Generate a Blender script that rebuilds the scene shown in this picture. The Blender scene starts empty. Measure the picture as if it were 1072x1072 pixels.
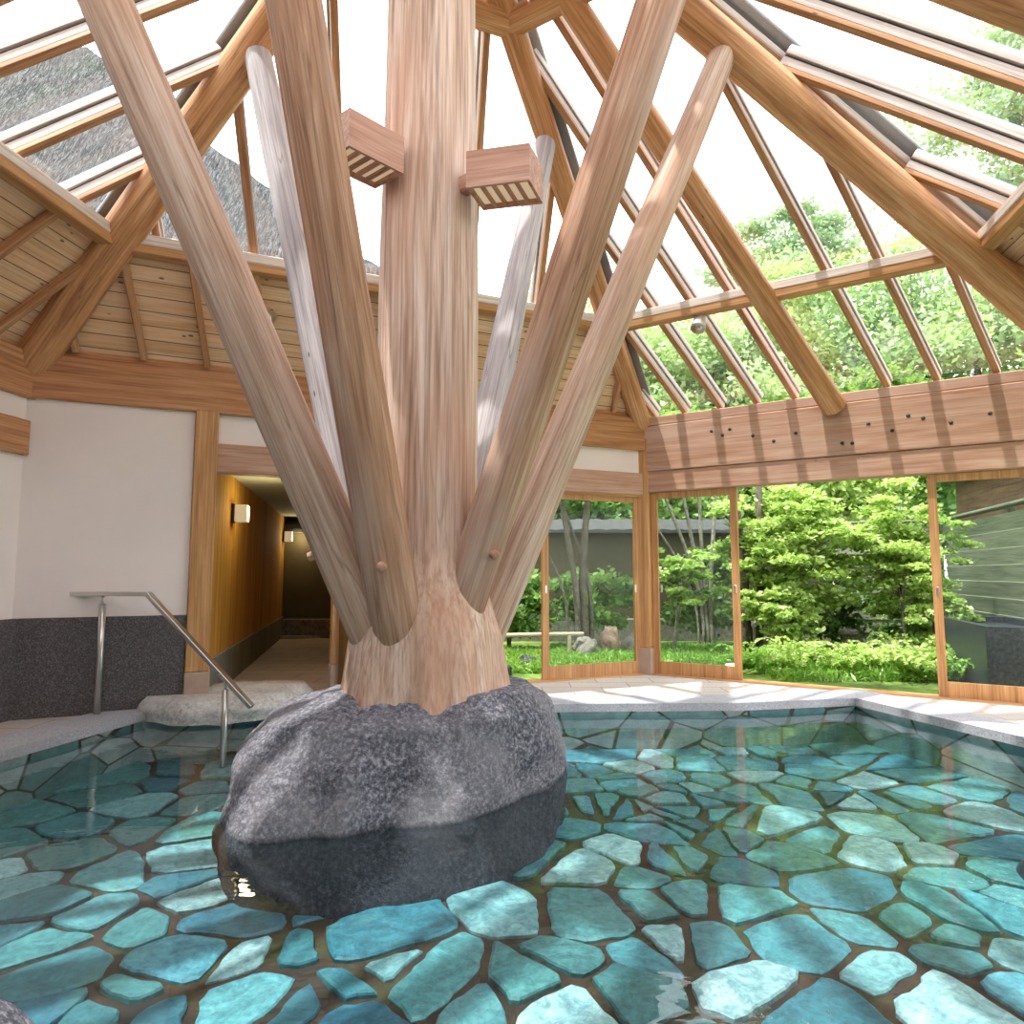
import bpy, bmesh, math, random
import numpy as np
from mathutils import Vector as V, Matrix, noise
from math import sin, cos, pi, radians, atan2, hypot
random.seed(7)
rng = np.random.default_rng(7)
COL = bpy.context.scene.collection

# ------------------------------------------------------------------ materials
def newmat(name):
    m = bpy.data.materials.new(name); m.use_nodes = True
    nt = m.node_tree; nt.nodes.clear()
    return m, nt.nodes, nt.links
def principled(N, L, rough=.6, spec=.5, metal=0):
    out = N.new('ShaderNodeOutputMaterial'); b = N.new('ShaderNodeBsdfPrincipled')
    b.inputs['Roughness'].default_value = rough; b.inputs['Metallic'].default_value = metal
    b.inputs['Specular IOR Level'].default_value = spec
    L.new(b.outputs[0], out.inputs[0]); return b
def coords(N, L, scale=(1,1,1), kind='Object', rnd=True):
    tc = N.new('ShaderNodeTexCoord'); mp = N.new('ShaderNodeMapping')
    mp.inputs['Scale'].default_value = scale
    L.new(tc.outputs[kind], mp.inputs[0])
    if rnd:
        oi = N.new('ShaderNodeObjectInfo'); mm = N.new('ShaderNodeMath'); mm.operation = 'MULTIPLY'; mm.inputs[1].default_value = 37.
        L.new(oi.outputs['Random'], mm.inputs[0]); cb = N.new('ShaderNodeCombineXYZ')
        for i in range(3): L.new(mm.outputs[0], cb.inputs[i])
        L.new(cb.outputs[0], mp.inputs['Location'])
    return mp.outputs[0]
def noise_n(N, L, vec, scale, detail=4, rough=.6, dist=0):
    n = N.new('ShaderNodeTexNoise'); n.inputs['Scale'].default_value = scale; n.inputs['Detail'].default_value = detail
    n.inputs['Roughness'].default_value = rough; n.inputs['Distortion'].default_value = dist
    L.new(vec, n.inputs['Vector']); return n.outputs['Fac']
def ramp(N, L, fac, stops):
    r = N.new('ShaderNodeValToRGB'); e = r.color_ramp.elements
    while len(e) < len(stops): e.new(.5)
    for i, (p, c) in enumerate(stops):
        e[i].position = p; e[i].color = (*c, 1) if len(c) == 3 else c
    L.new(fac, r.inputs[0]); return r.outputs[0]
def mix(N, L, fac, a, b, mode='MIX'):
    m = N.new('ShaderNodeMix'); m.data_type = 'RGBA'; m.blend_type = mode
    for s, x in ((m.inputs[0], fac), (m.inputs[6], a), (m.inputs[7], b)):
        if isinstance(x, (int, float)): s.default_value = x
        elif isinstance(x, tuple): s.default_value = (*x, 1)
        else: L.new(x, s)
    return m.outputs[2]
def bump(N, L, h, b, strength=.3, dist=.01):
    n = N.new('ShaderNodeBump'); n.inputs['Strength'].default_value = strength; n.inputs['Distance'].default_value = dist
    L.new(h, n.inputs['Height']); L.new(n.outputs[0], b.inputs['Normal'])

def wood(name, c_lo, c_mid, c_hi, rough=.6, knots=.0, stain=None, gscale=1.0, seams=None, cracks=0, gc=.55):
    m, N, L = newmat(name); b = principled(N, L, rough, .35)
    v = coords(N, L, (.7*gscale, 11*gscale, 11*gscale))
    g = noise_n(N, L, v, 1.6, 6, .62, .6)
    c = ramp(N, L, g, [(.28, c_lo), (.5, c_mid), (.72, c_hi)])
    v2 = coords(N, L, (1.2*gscale, 60*gscale, 60*gscale))
    f = noise_n(N, L, v2, 1.3, 3, .6)
    fr = ramp(N, L, f, [(.34, (.52,.45,.41)), (.56, (1.06,1.06,1.06))])
    c = mix(N, L, gc, c, fr, 'MULTIPLY')
    if cracks:
        v4 = coords(N, L, (.22*gscale, 9*gscale, 9*gscale)); cn_ = noise_n(N, L, v4, 1.5, 1, .5, .0)
        c = mix(N, L, cracks, c, ramp(N, L, cn_, [(.489, (1,1,1)), (.499, (.35,.27,.22)), (.501, (.35,.27,.22)), (.511, (1,1,1))]), 'MULTIPLY')
    v3 = coords(N, L, (.5, 1.6, 1.6))
    w = noise_n(N, L, v3, 1.1, 3, .6)
    if stain:
        sr = ramp(N, L, w, [(.45, (0,0,0)), (.68, (1,1,1))])
        c = mix(N, L, sr, c, mix(N, L, .6, c, stain))
    if knots > 0:
        kv = coords(N, L, (3.2, 7.0, 7.0) if seams else (1.3, 4.0, 4.0)); vo = N.new('ShaderNodeTexVoronoi'); vo.inputs['Scale'].default_value = 1.5
        L.new(kv, vo.inputs['Vector'])
        kr = ramp(N, L, vo.outputs['Distance'], [(knots*.55, (.16,.09,.06)), (knots, (1,1,1))])
        c = mix(N, L, .85, c, kr, 'MULTIPLY')
    if seams:
        sv = coords(N, L, (1,1,1), rnd=False); br = N.new('ShaderNodeTexBrick'); br.offset = .37
        br.inputs['Scale'].default_value = 1; br.inputs['Brick Width'].default_value = seams[0]; br.inputs['Row Height'].default_value = seams[1]
        br.inputs['Mortar Size'].default_value = .004; br.inputs['Color1'].default_value = (1,1,1,1)
        br.inputs['Color2'].default_value = (.88,.84,.8,1); br.inputs['Mortar'].default_value = (.12,.07,.04,1)
        if len(seams) > 2:
            sp = N.new('ShaderNodeSeparateXYZ'); cb = N.new('ShaderNodeCombineXYZ'); L.new(sv, sp.inputs[0])
            for i, ax in enumerate(seams[2]): L.new(sp.outputs[ax], cb.inputs[i])
            sv = cb.outputs[0]
        L.new(sv, br.inputs['Vector']); c = mix(N, L, .9, c, br.outputs['Color'], 'MULTIPLY')
    L.new(c, b.inputs['Base Color']); bump(N, L, f, b, .25, .004)
    return m

def flat(name, col, rough=.5, metal=0, var=.12, scale=6, bumpy=0, spec=.5):
    m, N, L = newmat(name); b = principled(N, L, rough, spec, metal)
    n = noise_n(N, L, coords(N, L), scale, 5)
    c = ramp(N, L, n, [(.3, tuple(x*(1-var) for x in col)), (.7, tuple(min(1, x*(1+var)) for x in col))])
    L.new(c, b.inputs['Base Color'])
    if bumpy: bump(N, L, n, b, bumpy, .01)
    return m
def speckle(name, lo, mid, hi, scale=60, rough=.7, large=None, bumpd=.3, lg=1.5):
    m, N, L = newmat(name); b = principled(N, L, rough)
    v = coords(N, L)
    n = noise_n(N, L, v, scale, 6, .8)
    c = ramp(N, L, n, [(.36, lo), (.5, mid), (.64, hi)])
    n2 = noise_n(N, L, v, lg, 5, .6)
    if large: c = mix(N, L, ramp(N, L, n2, [(.4, (0,0,0)), (.62, (1,1,1))]), c, mix(N, L, .55, c, large))
    L.new(c, b.inputs['Base Color'])
    if name == 'grey_rock':      # darkened under water: wet stone, with the dark reflection put into the colour
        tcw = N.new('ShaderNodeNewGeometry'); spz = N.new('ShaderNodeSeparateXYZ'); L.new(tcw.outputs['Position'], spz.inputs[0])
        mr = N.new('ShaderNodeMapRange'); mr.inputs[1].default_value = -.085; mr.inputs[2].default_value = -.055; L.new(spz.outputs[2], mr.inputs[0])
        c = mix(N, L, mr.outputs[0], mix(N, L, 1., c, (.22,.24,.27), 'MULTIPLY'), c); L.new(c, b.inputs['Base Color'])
    s = N.new('ShaderNodeMath'); s.operation = 'ADD'; L.new(n, s.inputs[0]); L.new(n2, s.inputs[1])
    bump(N, L, s.outputs[0], b, bumpd, .02)
    return m

M = {}
M['pole']   = wood('weathered_pole', (.40,.235,.16), (.61,.425,.325), (.76,.62,.53), .62, .04, (.55,.29,.16), cracks=.5)
M['polebrown'] = wood('brown_pole', (.28,.13,.07), (.46,.25,.155), (.64,.42,.30), .62, .04, (.62,.50,.44), cracks=.5)
M['greypole'] = wood('silver_pole', (.34,.31,.33), (.52,.48,.50), (.68,.64,.66), .65, .05, cracks=.55)
M['trunk']  = wood('trunk_wood', (.40,.24,.165), (.64,.46,.365), (.82,.69,.61), .62, .03, (.54,.27,.17), .7, cracks=.35, gc=.75)
M['log']    = wood('roof_log', (.38,.155,.06), (.66,.335,.15), (.82,.51,.29), .5, .05, cracks=.45)
M['timber'] = wood('rafter_timber', (.34,.15,.07), (.54,.28,.135), (.68,.41,.23), .55, .05)
M['pale']   = wood('pale_batten', (.42,.34,.30), (.56,.48,.44), (.66,.59,.55), .6)
M['whitepale'] = wood('whitish_board', (.66,.57,.50), (.80,.72,.66), (.88,.82,.77), .6)  # palest wood, for the inner boards of the purlins
M['beam']   = wood('header_beam', (.42,.215,.135), (.54,.315,.22), (.63,.42,.32), .65, .045, (.64,.46,.38), gc=.4)
M['beamdark'] = wood('brown_header', (.38,.16,.07), (.56,.27,.125), (.66,.37,.20), .6, .05)  # orange-brown timber used for most of the headers
M['frame']  = wood('door_wood', (.42,.20,.075), (.58,.31,.13), (.68,.40,.19), .5)
M['board']  = wood('ceiling_board', (.80,.46,.24), (.93,.62,.38), (.96,.74,.52), .6, .13, None, 1, (14.0, .125), gc=.35)
M['lampwood'] = wood('lamp_wood', (.36,.17,.11), (.50,.27,.19), (.60,.37,.28), .5)
M['plankwall'] = wood('ochre_plank_wall', (.46,.24,.03), (.62,.34,.05), (.70,.42,.08), .85, .0, None, .6, (6.0, .16))
M['fence']  = wood('fence_plank', (.13,.15,.10), (.21,.24,.165), (.30,.32,.23), .75, .03)
M['slat']   = wood('brown_slat', (.15,.08,.05), (.26,.15,.10), (.36,.22,.15), .7, 0, None, 1, (.05, 4.0))
M['plaster'] = flat('plaster', (.90,.81,.78), .85, 0, .04, 1.2)
M['ceilgreen'] = flat('pale_green_ceiling', (.42,.46,.34), .8)
M['granite'] = speckle('dark_granite', (.035,.03,.035), (.085,.075,.08), (.24,.22,.23), 95, .45, None, .05)
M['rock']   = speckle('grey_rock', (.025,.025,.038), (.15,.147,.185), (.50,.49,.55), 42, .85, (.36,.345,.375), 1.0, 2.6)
M['slab']   = speckle('pale_slab', (.30,.29,.29), (.58,.56,.55), (.76,.74,.73), 30, .8, (.82,.80,.78), .7, 3)
M['coping'] = speckle('coping_stone', (.25,.25,.29), (.42,.42,.47), (.58,.58,.62), 70, .75, (.42,.41,.44), .25, 2)
M['blackstone'] = speckle('dark_stone', (.012,.015,.022), (.03,.036,.05), (.07,.08,.1), 30, .35, None, .2)
M['gardenrock'] = speckle('garden_rock', (.10,.09,.085), (.24,.22,.20), (.38,.36,.33), 12, .9, (.18,.16,.12), .8)
M['redrock'] = speckle('reddish_rock', (.26,.17,.12), (.42,.29,.22), (.54,.41,.33), 12, .9, None, .8)
M['steel']  = flat('steel', (.62,.60,.58), .28, .95, .05)
M['cap']    = flat('grey_metal', (.30,.32,.35), .4, .7, .06)
M['gasket'] = flat('dark_gasket', (.04,.035,.04), .6)
M['white']  = flat('white_enamel', (.75,.74,.72), .4, 0, .03)
M['black']  = flat('black_metal', (.03,.03,.03), .4)
M['bark']   = speckle('bark', (.05,.04,.033), (.14,.115,.09), (.27,.24,.2), 14, .9, (.12,.10,.07), .8, 4)
M['palebark'] = speckle('pale_bark', (.16,.14,.12), (.30,.27,.23), (.44,.41,.36), 14, .9, None, .6, 4)
M['bamboo'] = wood('pale_pole', (.40,.33,.24), (.55,.47,.36), (.66,.58,.47), .6)
M['earthwall'] = flat('earth_wall', (.12,.105,.065), .95, 0, .15, 2, 0, .05)
M['tile']   = flat('grey_roof_tile', (.09,.09,.09), .95, 0, .25, 12, 0, .05)
M['houseplaster'] = flat('mauve_plaster', (.20,.17,.18), .85)

# thatch
m, N, L = newmat('thatch'); b = principled(N, L, .95, .1)
v = coords(N, L, (30, 4, 4), 'Object', False)
n = noise_n(N, L, v, 1.2, 7, .75, 1.0); n2 = noise_n(N, L, coords(N, L, rnd=False), .8, 4)
c = ramp(N, L, n, [(.40, (.02,.02,.023)), (.5, (.10,.10,.108)), (.60, (.30,.295,.30))])
c = mix(N, L, ramp(N, L, n2, [(.4, (0,0,0)), (.7, (1,1,1))]), c, mix(N, L, .5, c, (.20,.18,.17)))
L.new(c, b.inputs['Base Color']); bump(N, L, n, b, 1.0, .08); M['thatch'] = m

# floor paving
m, N, L = newmat('paving'); b = principled(N, L, .7)
v = coords(N, L, rnd=False); br = N.new('ShaderNodeTexBrick'); br.inputs['Scale'].default_value = 1
br.inputs['Brick Width'].default_value = .6; br.inputs['Row Height'].default_value = .3; br.inputs['Mortar Size'].default_value = .006
br.inputs['Color1'].default_value = (.62,.54,.50,1); br.inputs['Color2'].default_value = (.54,.47,.43,1); br.inputs['Mortar'].default_value = (.28,.23,.2,1)
L.new(v, br.inputs['Vector']); n = noise_n(N, L, v, 40, 5, .7)
c = mix(N, L, .5, br.outputs['Color'], ramp(N, L, n, [(.35, (.6,.6,.6)), (.6, (1,1,1))]), 'MULTIPLY')
L.new(c, b.inputs['Base Color']); M['paving'] = m

# block base of the corridor
m, N, L = newmat('grey_blocks'); b = principled(N, L, .8)
v = coords(N, L, rnd=False); sp = N.new('ShaderNodeSeparateXYZ'); cb = N.new('ShaderNodeCombineXYZ'); L.new(v, sp.inputs[0]); L.new(sp.outputs[0], cb.inputs[0]); L.new(sp.outputs[1], cb.inputs[1])
br = N.new('ShaderNodeTexBrick'); br.inputs['Scale'].default_value = 1; br.offset = 0
br.inputs['Brick Width'].default_value = .4; br.inputs['Row Height'].default_value = .37; br.inputs['Mortar Size'].default_value = .01
br.inputs['Color1'].default_value = (.20,.21,.18,1); br.inputs['Color2'].default_value = (.14,.155,.13,1); br.inputs['Mortar'].default_value = (.32,.31,.25,1)
L.new(cb.outputs[0], br.inputs['Vector']); L.new(br.outputs['Color'], b.inputs['Base Color']); M['blocks'] = m
# crazed rock wall at the corridor's end
m, N, L = newmat('corridor_end_rock'); b = principled(N, L, .8)
vo = N.new('ShaderNodeTexVoronoi'); vo.feature = 'DISTANCE_TO_EDGE'; vo.inputs['Scale'].default_value = 1.1; L.new(coords(N, L, rnd=False), vo.inputs['Vector'])
L.new(ramp(N, L, vo.outputs['Distance'], [(.02, (.01,.01,.01)), (.05, (.20,.14,.08))]), b.inputs['Base Color']); M['endrock'] = m

# pool stones: teal, each with its own tone (vertex colour "tone")
m, N, L = newmat('teal_stone'); b = principled(N, L, .55)
at = N.new('ShaderNodeAttribute'); at.attribute_name = 'tone'
v = coords(N, L, (1,1,1), rnd=False)
n = noise_n(N, L, v, 5.5, 8, .72, 1.6); n2 = noise_n(N, L, v, 2.0, 4, .6, .5); n3 = noise_n(N, L, v, 24, 5, .75, .6)
c = mix(N, L, .75, at.outputs['Color'], ramp(N, L, n, [(.36, (.36,.52,.60)), (.5, (.92,1,1)), (.65, (1.5,1.42,1.36))]), 'MULTIPLY')
c = mix(N, L, .6, c, ramp(N, L, n3, [(.38, (.45,.52,.55)), (.5, (1,1,1)), (.64, (1.45,1.4,1.35))]), 'MULTIPLY')
c = mix(N, L, ramp(N, L, n2, [(.58, (0,0,0)), (.78, (.5,.5,.5))]), c, (.10,.20,.08))
L.new(c, b.inputs['Base Color']); bump(N, L, n, b, .4, .01); M['teal'] = m
m, N, L = newmat('brown_joint'); b = principled(N, L, .9)
v = coords(N, L, rnd=False); n = noise_n(N, L, v, 3, 5, .7)
c = ramp(N, L, n, [(.40, (.022,.016,.012)), (.54, (.05,.028,.017)), (.62, (.05,.055,.018)), (.74, (.07,.11,.025))])
L.new(c, b.inputs['Base Color']); M['joint'] = m

m, N, L = newmat('pool_wall_stone'); b = principled(N, L, .6)
v = coords(N, L, (1,1,1.8), rnd=False)
vd = N.new('ShaderNodeTexVoronoi'); vd.feature = 'DISTANCE_TO_EDGE'; vd.inputs['Scale'].default_value = 2.1; L.new(v, vd.inputs['Vector'])
vc = N.new('ShaderNodeTexVoronoi'); vc.inputs['Scale'].default_value = 2.1; L.new(v, vc.inputs['Vector'])
sc_ = N.new('ShaderNodeSeparateColor'); L.new(vc.outputs['Color'], sc_.inputs[0])
c = ramp(N, L, sc_.outputs[0], [(.2, (.10,.22,.23)), (.5, (.26,.38,.38)), (.8, (.36,.42,.42))])
c = mix(N, L, .5, c, ramp(N, L, noise_n(N, L, v, 8, 6, .7), [(.35, (.5,.5,.5)), (.65, (1.3,1.3,1.3))]), 'MULTIPLY')
c = mix(N, L, ramp(N, L, vd.outputs['Distance'], [(.015, (1,1,1)), (.03, (0,0,0))]), c, (.05,.045,.03))
L.new(c, b.inputs['Base Color']); M['poolwall'] = m
# water and glass: clear thin interfaces with a true Fresnel mirror
def clear(name, ior, tint, bumps=None, rough=0., haze=0.):
    m, N, L = newmat(name); out = N.new('ShaderNodeOutputMaterial')
    tr = N.new('ShaderNodeBsdfTransparent'); tr.inputs[0].default_value = (*tint, 1)
    gl = N.new('ShaderNodeBsdfGlossy'); gl.inputs['Roughness'].default_value = rough; gl.inputs['Color'].default_value = (1,1,1,1)
    fr = N.new('ShaderNodeFresnel'); fr.inputs['IOR'].default_value = ior
    ge = N.new('ShaderNodeNewGeometry'); mi = N.new('ShaderNodeMix'); mi.data_type = 'FLOAT'; mi.inputs[2].default_value = ior; mi.inputs[3].default_value = 1/ior
    L.new(ge.outputs['Backfacing'], mi.inputs[0]); L.new(mi.outputs[0], fr.inputs['IOR'])
    mx = N.new('ShaderNodeMixShader')
    if bumps:
        v = coords(N, L, bumps[2], rnd=False); n = noise_n(N, L, v, bumps[0], 3, .5, .4)
        bp = N.new('ShaderNodeBump'); bp.inputs['Strength'].default_value = 1; bp.inputs['Distance'].default_value = bumps[1]
        L.new(n, bp.inputs['Height']); L.new(bp.outputs[0], gl.inputs['Normal']); L.new(bp.outputs[0], fr.inputs['Normal'])
    L.new(fr.outputs[0], mx.inputs[0]); L.new(tr.outputs[0], mx.inputs[1]); L.new(gl.outputs[0], mx.inputs[2])
    last = mx.outputs[0]
    if haze:
        df = N.new('ShaderNodeBsdfDiffuse'); df.inputs[0].default_value = (.8,.82,.82,1)
        m2 = N.new('ShaderNodeMixShader'); n = noise_n(N, L, coords(N, L, rnd=False), 1.3, 3)
        L.new(ramp(N, L, n, [(.35, (haze*.4,)*3), (.7, (haze,)*3)]), m2.inputs[0]); L.new(last, m2.inputs[1]); L.new(df.outputs[0], m2.inputs[2]); last = m2.outputs[0]
    L.new(last, out.inputs[0]); return m
M['water'] = clear('pool_water', 1.33, (.90,.97,.97), (3.2, .0035, (1,1.6,1)))
M['glass'] = clear('door_glass', 1.13, (.90,.95,.93), None, 0., .022)
M['roofglass'] = clear('roof_glass', 1.45, (.96,.98,.98), None, 0., .02)

# foliage
def leafmat(name, c1, c2, c3, trans=.45):
    m, N, L = newmat(name); out = N.new('ShaderNodeOutputMaterial')
    at = N.new('ShaderNodeAttribute'); at.attribute_name = 'tone'
    c = ramp(N, L, at.outputs['Fac'], [(0., c1), (.5, c2), (1., c3)])
    d = N.new('ShaderNodeBsdfDiffuse'); t = N.new('ShaderNodeBsdfTranslucent'); g = N.new('ShaderNodeBsdfGlossy'); g.inputs['Roughness'].default_value = .45
    L.new(c, d.inputs[0]); L.new(mix(N, L, .5, c, (.55,.75,.12)), t.inputs[0])
    a = N.new('ShaderNodeMixShader'); a.inputs[0].default_value = trans; L.new(d.outputs[0], a.inputs[1]); L.new(t.outputs[0], a.inputs[2])
    a2 = N.new('ShaderNodeMixShader'); a2.inputs[0].default_value = .05; L.new(a.outputs[0], a2.inputs[1]); L.new(g.outputs[0], a2.inputs[2])
    L.new(a2.outputs[0], out.inputs[0]); return m
M['leaf_bright'] = leafmat('bright_leaf', (.22,.36,.08), (.44,.62,.17), (.70,.80,.38), .45)
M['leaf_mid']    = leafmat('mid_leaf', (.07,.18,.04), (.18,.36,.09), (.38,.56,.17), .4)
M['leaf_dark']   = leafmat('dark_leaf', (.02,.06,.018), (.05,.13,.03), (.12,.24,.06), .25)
M['leaf_tree']   = leafmat('tree_leaf', (.16,.27,.12), (.36,.50,.25), (.60,.70,.46), .45)
M['leaf_pale']   = leafmat('pale_leaf', (.20,.29,.20), (.34,.45,.32), (.50,.60,.46), .35)
M['grassblade']  = leafmat('grass_blade', (.10,.24,.03), (.22,.46,.07), (.42,.66,.16), .4)
m, N, L = newmat('moss_ground'); b = principled(N, L, .95, .1)
v = coords(N, L, rnd=False); n = noise_n(N, L, v, .9, 6, .7); n2 = noise_n(N, L, v, 30, 4, .7)
c = ramp(N, L, n, [(.35, (.06,.08,.03)), (.5, (.13,.22,.05)), (.65, (.30,.42,.10))])
c = mix(N, L, .5, c, ramp(N, L, n2, [(.3, (.5,.5,.5)), (.7, (1.3,1.3,1.2))]), 'MULTIPLY')
L.new(c, b.inputs['Base Color']); M['moss'] = m
m, N, L = newmat('lamp_paper'); b = principled(N, L, .8); b.inputs['Base Color'].default_value = (.85,.74,.58,1)
b.inputs['Emission Color'].default_value = (1,.75,.48,1); b.inputs['Emission Strength'].default_value = .25; M['paper'] = m
m, N, L = newmat('sconce_shade'); b = principled(N, L, .6); b.inputs['Base Color'].default_value = (.8,.75,.6,1)
b.inputs['Emission Color'].default_value = (1,.85,.55,1); b.inputs['Emission Strength'].default_value = .25; M['sconce'] = m

# ------------------------------------------------------------------ object helpers
def tag(o, label=None, cat=None, group=None, kind=None):
    if label: o['label'] = label
    if cat: o['category'] = cat
    if group: o['group'] = group
    if kind: o['kind'] = kind
    return o
def link(o, parent=None):
    COL.objects.link(o)
    if parent:
        o.parent = parent; o.matrix_parent_inverse = WM[parent.name].inverted()
    return o
WM = {}
def thing(name, loc, label, cat, group=None, kind=None):
    o = bpy.data.objects.new(name, None); o.empty_display_size = .1
    COL.objects.link(o); o.location = loc; WM[o.name] = Matrix.Translation(V(loc))
    return tag(o, label, cat, group, kind)
def struct(o): o['kind'] = 'structure'; return o
def mesh(name, verts, faces, mat, parent=None, smooth=False, mtx=None, matidx=None):
    """verts in world space; mtx = the object's frame"""
    me = bpy.data.meshes.new(name)
    mtx = mtx or Matrix.Identity(4); inv = mtx.inverted()
    me.from_pydata([tuple(inv @ V(v)) for v in verts], [], faces)
    for mm in (mat if isinstance(mat, (list, tuple)) else [mat]): me.materials.append(mm)
    if matidx:
        for p, i in zip(me.polygons, matidx): p.material_index = i
    if smooth:
        for p in me.polygons: p.use_smooth = True
    me.update()
    o = bpy.data.objects.new(name, me); link(o, parent)
    o.matrix_basis = mtx; WM[o.name] = mtx
    return o
def frame_axes(d, up=V((0,0,1))):
    x = V(d).normalized(); z = V(up) - x*x.dot(V(up))
    if z.length < 1e-4: z = V((1,0,0)) - x*x.x
    z.normalize(); y = z.cross(x); return x, y, z
def frame_mtx(p, d, up=V((0,0,1))):
    x, y, z = frame_axes(d, up)
    return Matrix((( x.x, y.x, z.x, p[0]), (x.y, y.y, z.y, p[1]), (x.z, y.z, z.z, p[2]), (0,0,0,1)))
def beam(name, p0, p1, w, h, mat, parent=None, up=(0,0,1), bev=.008, off=(0,0)):
    """squared timber from p0 to p1, w wide, h high (along up), chamfered"""
    p0, p1 = V(p0), V(p1); mt = frame_mtx(p0, p1-p0, V(up)); Ln = (p1-p0).length
    bm = bmesh.new(); bmesh.ops.create_cube(bm, size=1)
    for v in bm.verts: v.co = V(((v.co.x+.5)*Ln, v.co.y*w+off[0], v.co.z*h+off[1]))
    if bev: bmesh.ops.bevel(bm, geom=bm.edges[:], offset=min(bev, w*.3, h*.3), segments=1, affect='EDGES')
    me = bpy.data.meshes.new(name); bm.to_mesh(me); bm.free(); me.materials.append(mat)
    o = bpy.data.objects.new(name, me); link(o, parent); o.matrix_basis = mt; WM[o.name] = mt
    return o
def tube(name, pts, radii, mat, parent=None, seg=24, cap=.35, wob=.0, crack=None, seed=0, smooth=True):
    """round pole along pts, domed ends; local x runs along it"""
    pts = [V(p) for p in pts]; mt = frame_mtx(pts[0], pts[-1]-pts[0])
    verts, faces = [], []
    n = len(pts)
    rows = []
    for i, p in enumerate(pts):
        t = (pts[min(i+1, n-1)] - pts[max(i-1, 0)]).normalized()
        rows.append((p, t, radii[i]))
    full = []
    if cap:
        p, t, r = rows[0]
        for k in (1., .6, .25): full.append((p - t*r*cap*k, t, r*math.sqrt(max(.02, 1-k*k))))
    full += rows
    if cap:
        p, t, r = rows[-1]
        for k in (.25, .6, 1.): full.append((p + t*r*cap*k, t, r*math.sqrt(max(.02, 1-k*k))))
    for (p, t, r) in full:
        x, y, z = frame_axes(t)
        for k in range(seg):
            a = 2*pi*k/seg
            rr = r
            q = p + (y*cos(a)+z*sin(a))*r
            if wob: rr = r*(1 + wob*noise.noise(V((q.x*1.7+seed, q.y*1.7, q.z*1.1))) + wob*.4*noise.noise(V((cos(a)*3, sin(a)*3, p.length*.7+seed))))
            if crack is not None and k == crack % seg: rr -= .03
            verts.append(p + (y*cos(a)+z*sin(a))*rr)
    m_ = len(full)
    for i in range(m_-1):
        for k in range(seg):
            a, b_ = i*seg+k, i*seg+(k+1) % seg
            faces.append((a, b_, b_+seg, a+seg))
    faces.append(tuple(range(seg))[::-1]); faces.append(tuple((m_-1)*seg+k for k in range(seg)))
    return mesh(name, verts, faces, mat, parent, smooth, mt)
def pole(name, p0, p1, r0, r1, mat, parent=None, nseg=14, seg=28, wob=.05, bend=.0, crack=None, seed=0, cap=.35):
    p0, p1 = V(p0), V(p1); x, y, z = frame_axes(p1-p0)
    pts = []; rad = []
    for i in range(nseg+1):
        s = i/nseg; pts.append(p0.lerp(p1, s) + z*bend*sin(pi*s)); rad.append(r0+(r1-r0)*s)
    return tube(name, pts, rad, mat, parent, seg, cap, wob, crack, seed)
def prism(name, poly, z0, z1, mat, parent=None, inset=0, mtx=None, matidx=None):
    n = len(poly); vs = [(x, y, z0) for x, y in poly] + [(x, y, z1) for x, y in poly]
    fs = [tuple(range(n))[::-1], tuple(range(n, 2*n))] + [(i, (i+1) % n, n+(i+1) % n, n+i) for i in range(n)]
    return mesh(name, vs, fs, mat, parent, mtx=mtx)
def slab3(name, pts, nrm, th, mat, parent=None, mtx=None):
    """solid plate: outline pts, thickened by th along nrm"""
    nrm = V(nrm).normalized(); n = len(pts); vs = [V(p) for p in pts] + [V(p)+nrm*th for p in pts]
    fs = [tuple(range(n)), tuple(range(n, 2*n))[::-1]] + [(i, n+i, n+(i+1) % n, (i+1) % n) for i in range(n)]
    o = mesh(name, vs, fs, mat, parent, mtx=mtx)
    bm = bmesh.new(); bm.from_mesh(o.data); bmesh.ops.recalc_face_normals(bm, faces=bm.faces[:]); bm.to_mesh(o.data); bm.free()
    return o

# ------------------------------------------------------------------ plan of the bath house
A = V((-4.011, 5.415, 0)); B = V((1.562, 7.836, 0)); C = V((5.22, 5.57, 0)); D = V((4.2, 1.1, 0)); E = V((-2.2, -2.0, 0)); F = V((-4.5, .9, 0))
T = V((-.53, 4.1, 0)); ZB = 2.96; ZA = 6.43; APEX = T + V((0,0,ZA))
HEX = [A, B, C, D, E, F]
def on(P, Q, t, z=0, off=0):
    """point on wall P->Q at distance t, height z, off metres inwards"""
    u = (Q-P).normalized(); n = V((u.y, -u.x, 0))
    if n.dot(T-P) < 0: n = -n
    return P + u*t + n*off + V((0,0,z))
def wallbeam(name, P, Q, t0, t1, z0, z1, dep, mat, parent=None, off=0, bev=.008):
    """horizontal timber/panel on wall P->Q between t0,t1 and heights z0,z1; depth dep centred on off"""
    return beam(name, on(P, Q, t0, (z0+z1)/2, off), on(P, Q, t1, (z0+z1)/2, off), dep, z1-z0, mat, parent, bev=bev)
def post(name, P, Q, t, z0, z1, w, dep, mat, parent=None, off=0):
    a = on(P, Q, t, z0, off); b_ = on(P, Q, t, z1, off); u = (Q-P).normalized()
    return beam(name, a, b_, dep if False else w, dep, mat, parent, up=V((u.y, -u.x, 0)))
LAB, LBC, LCD, LDE, LEF, LFA = [(HEX[(i+1) % 6]-HEX[i]).length for i in range(6)]

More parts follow.
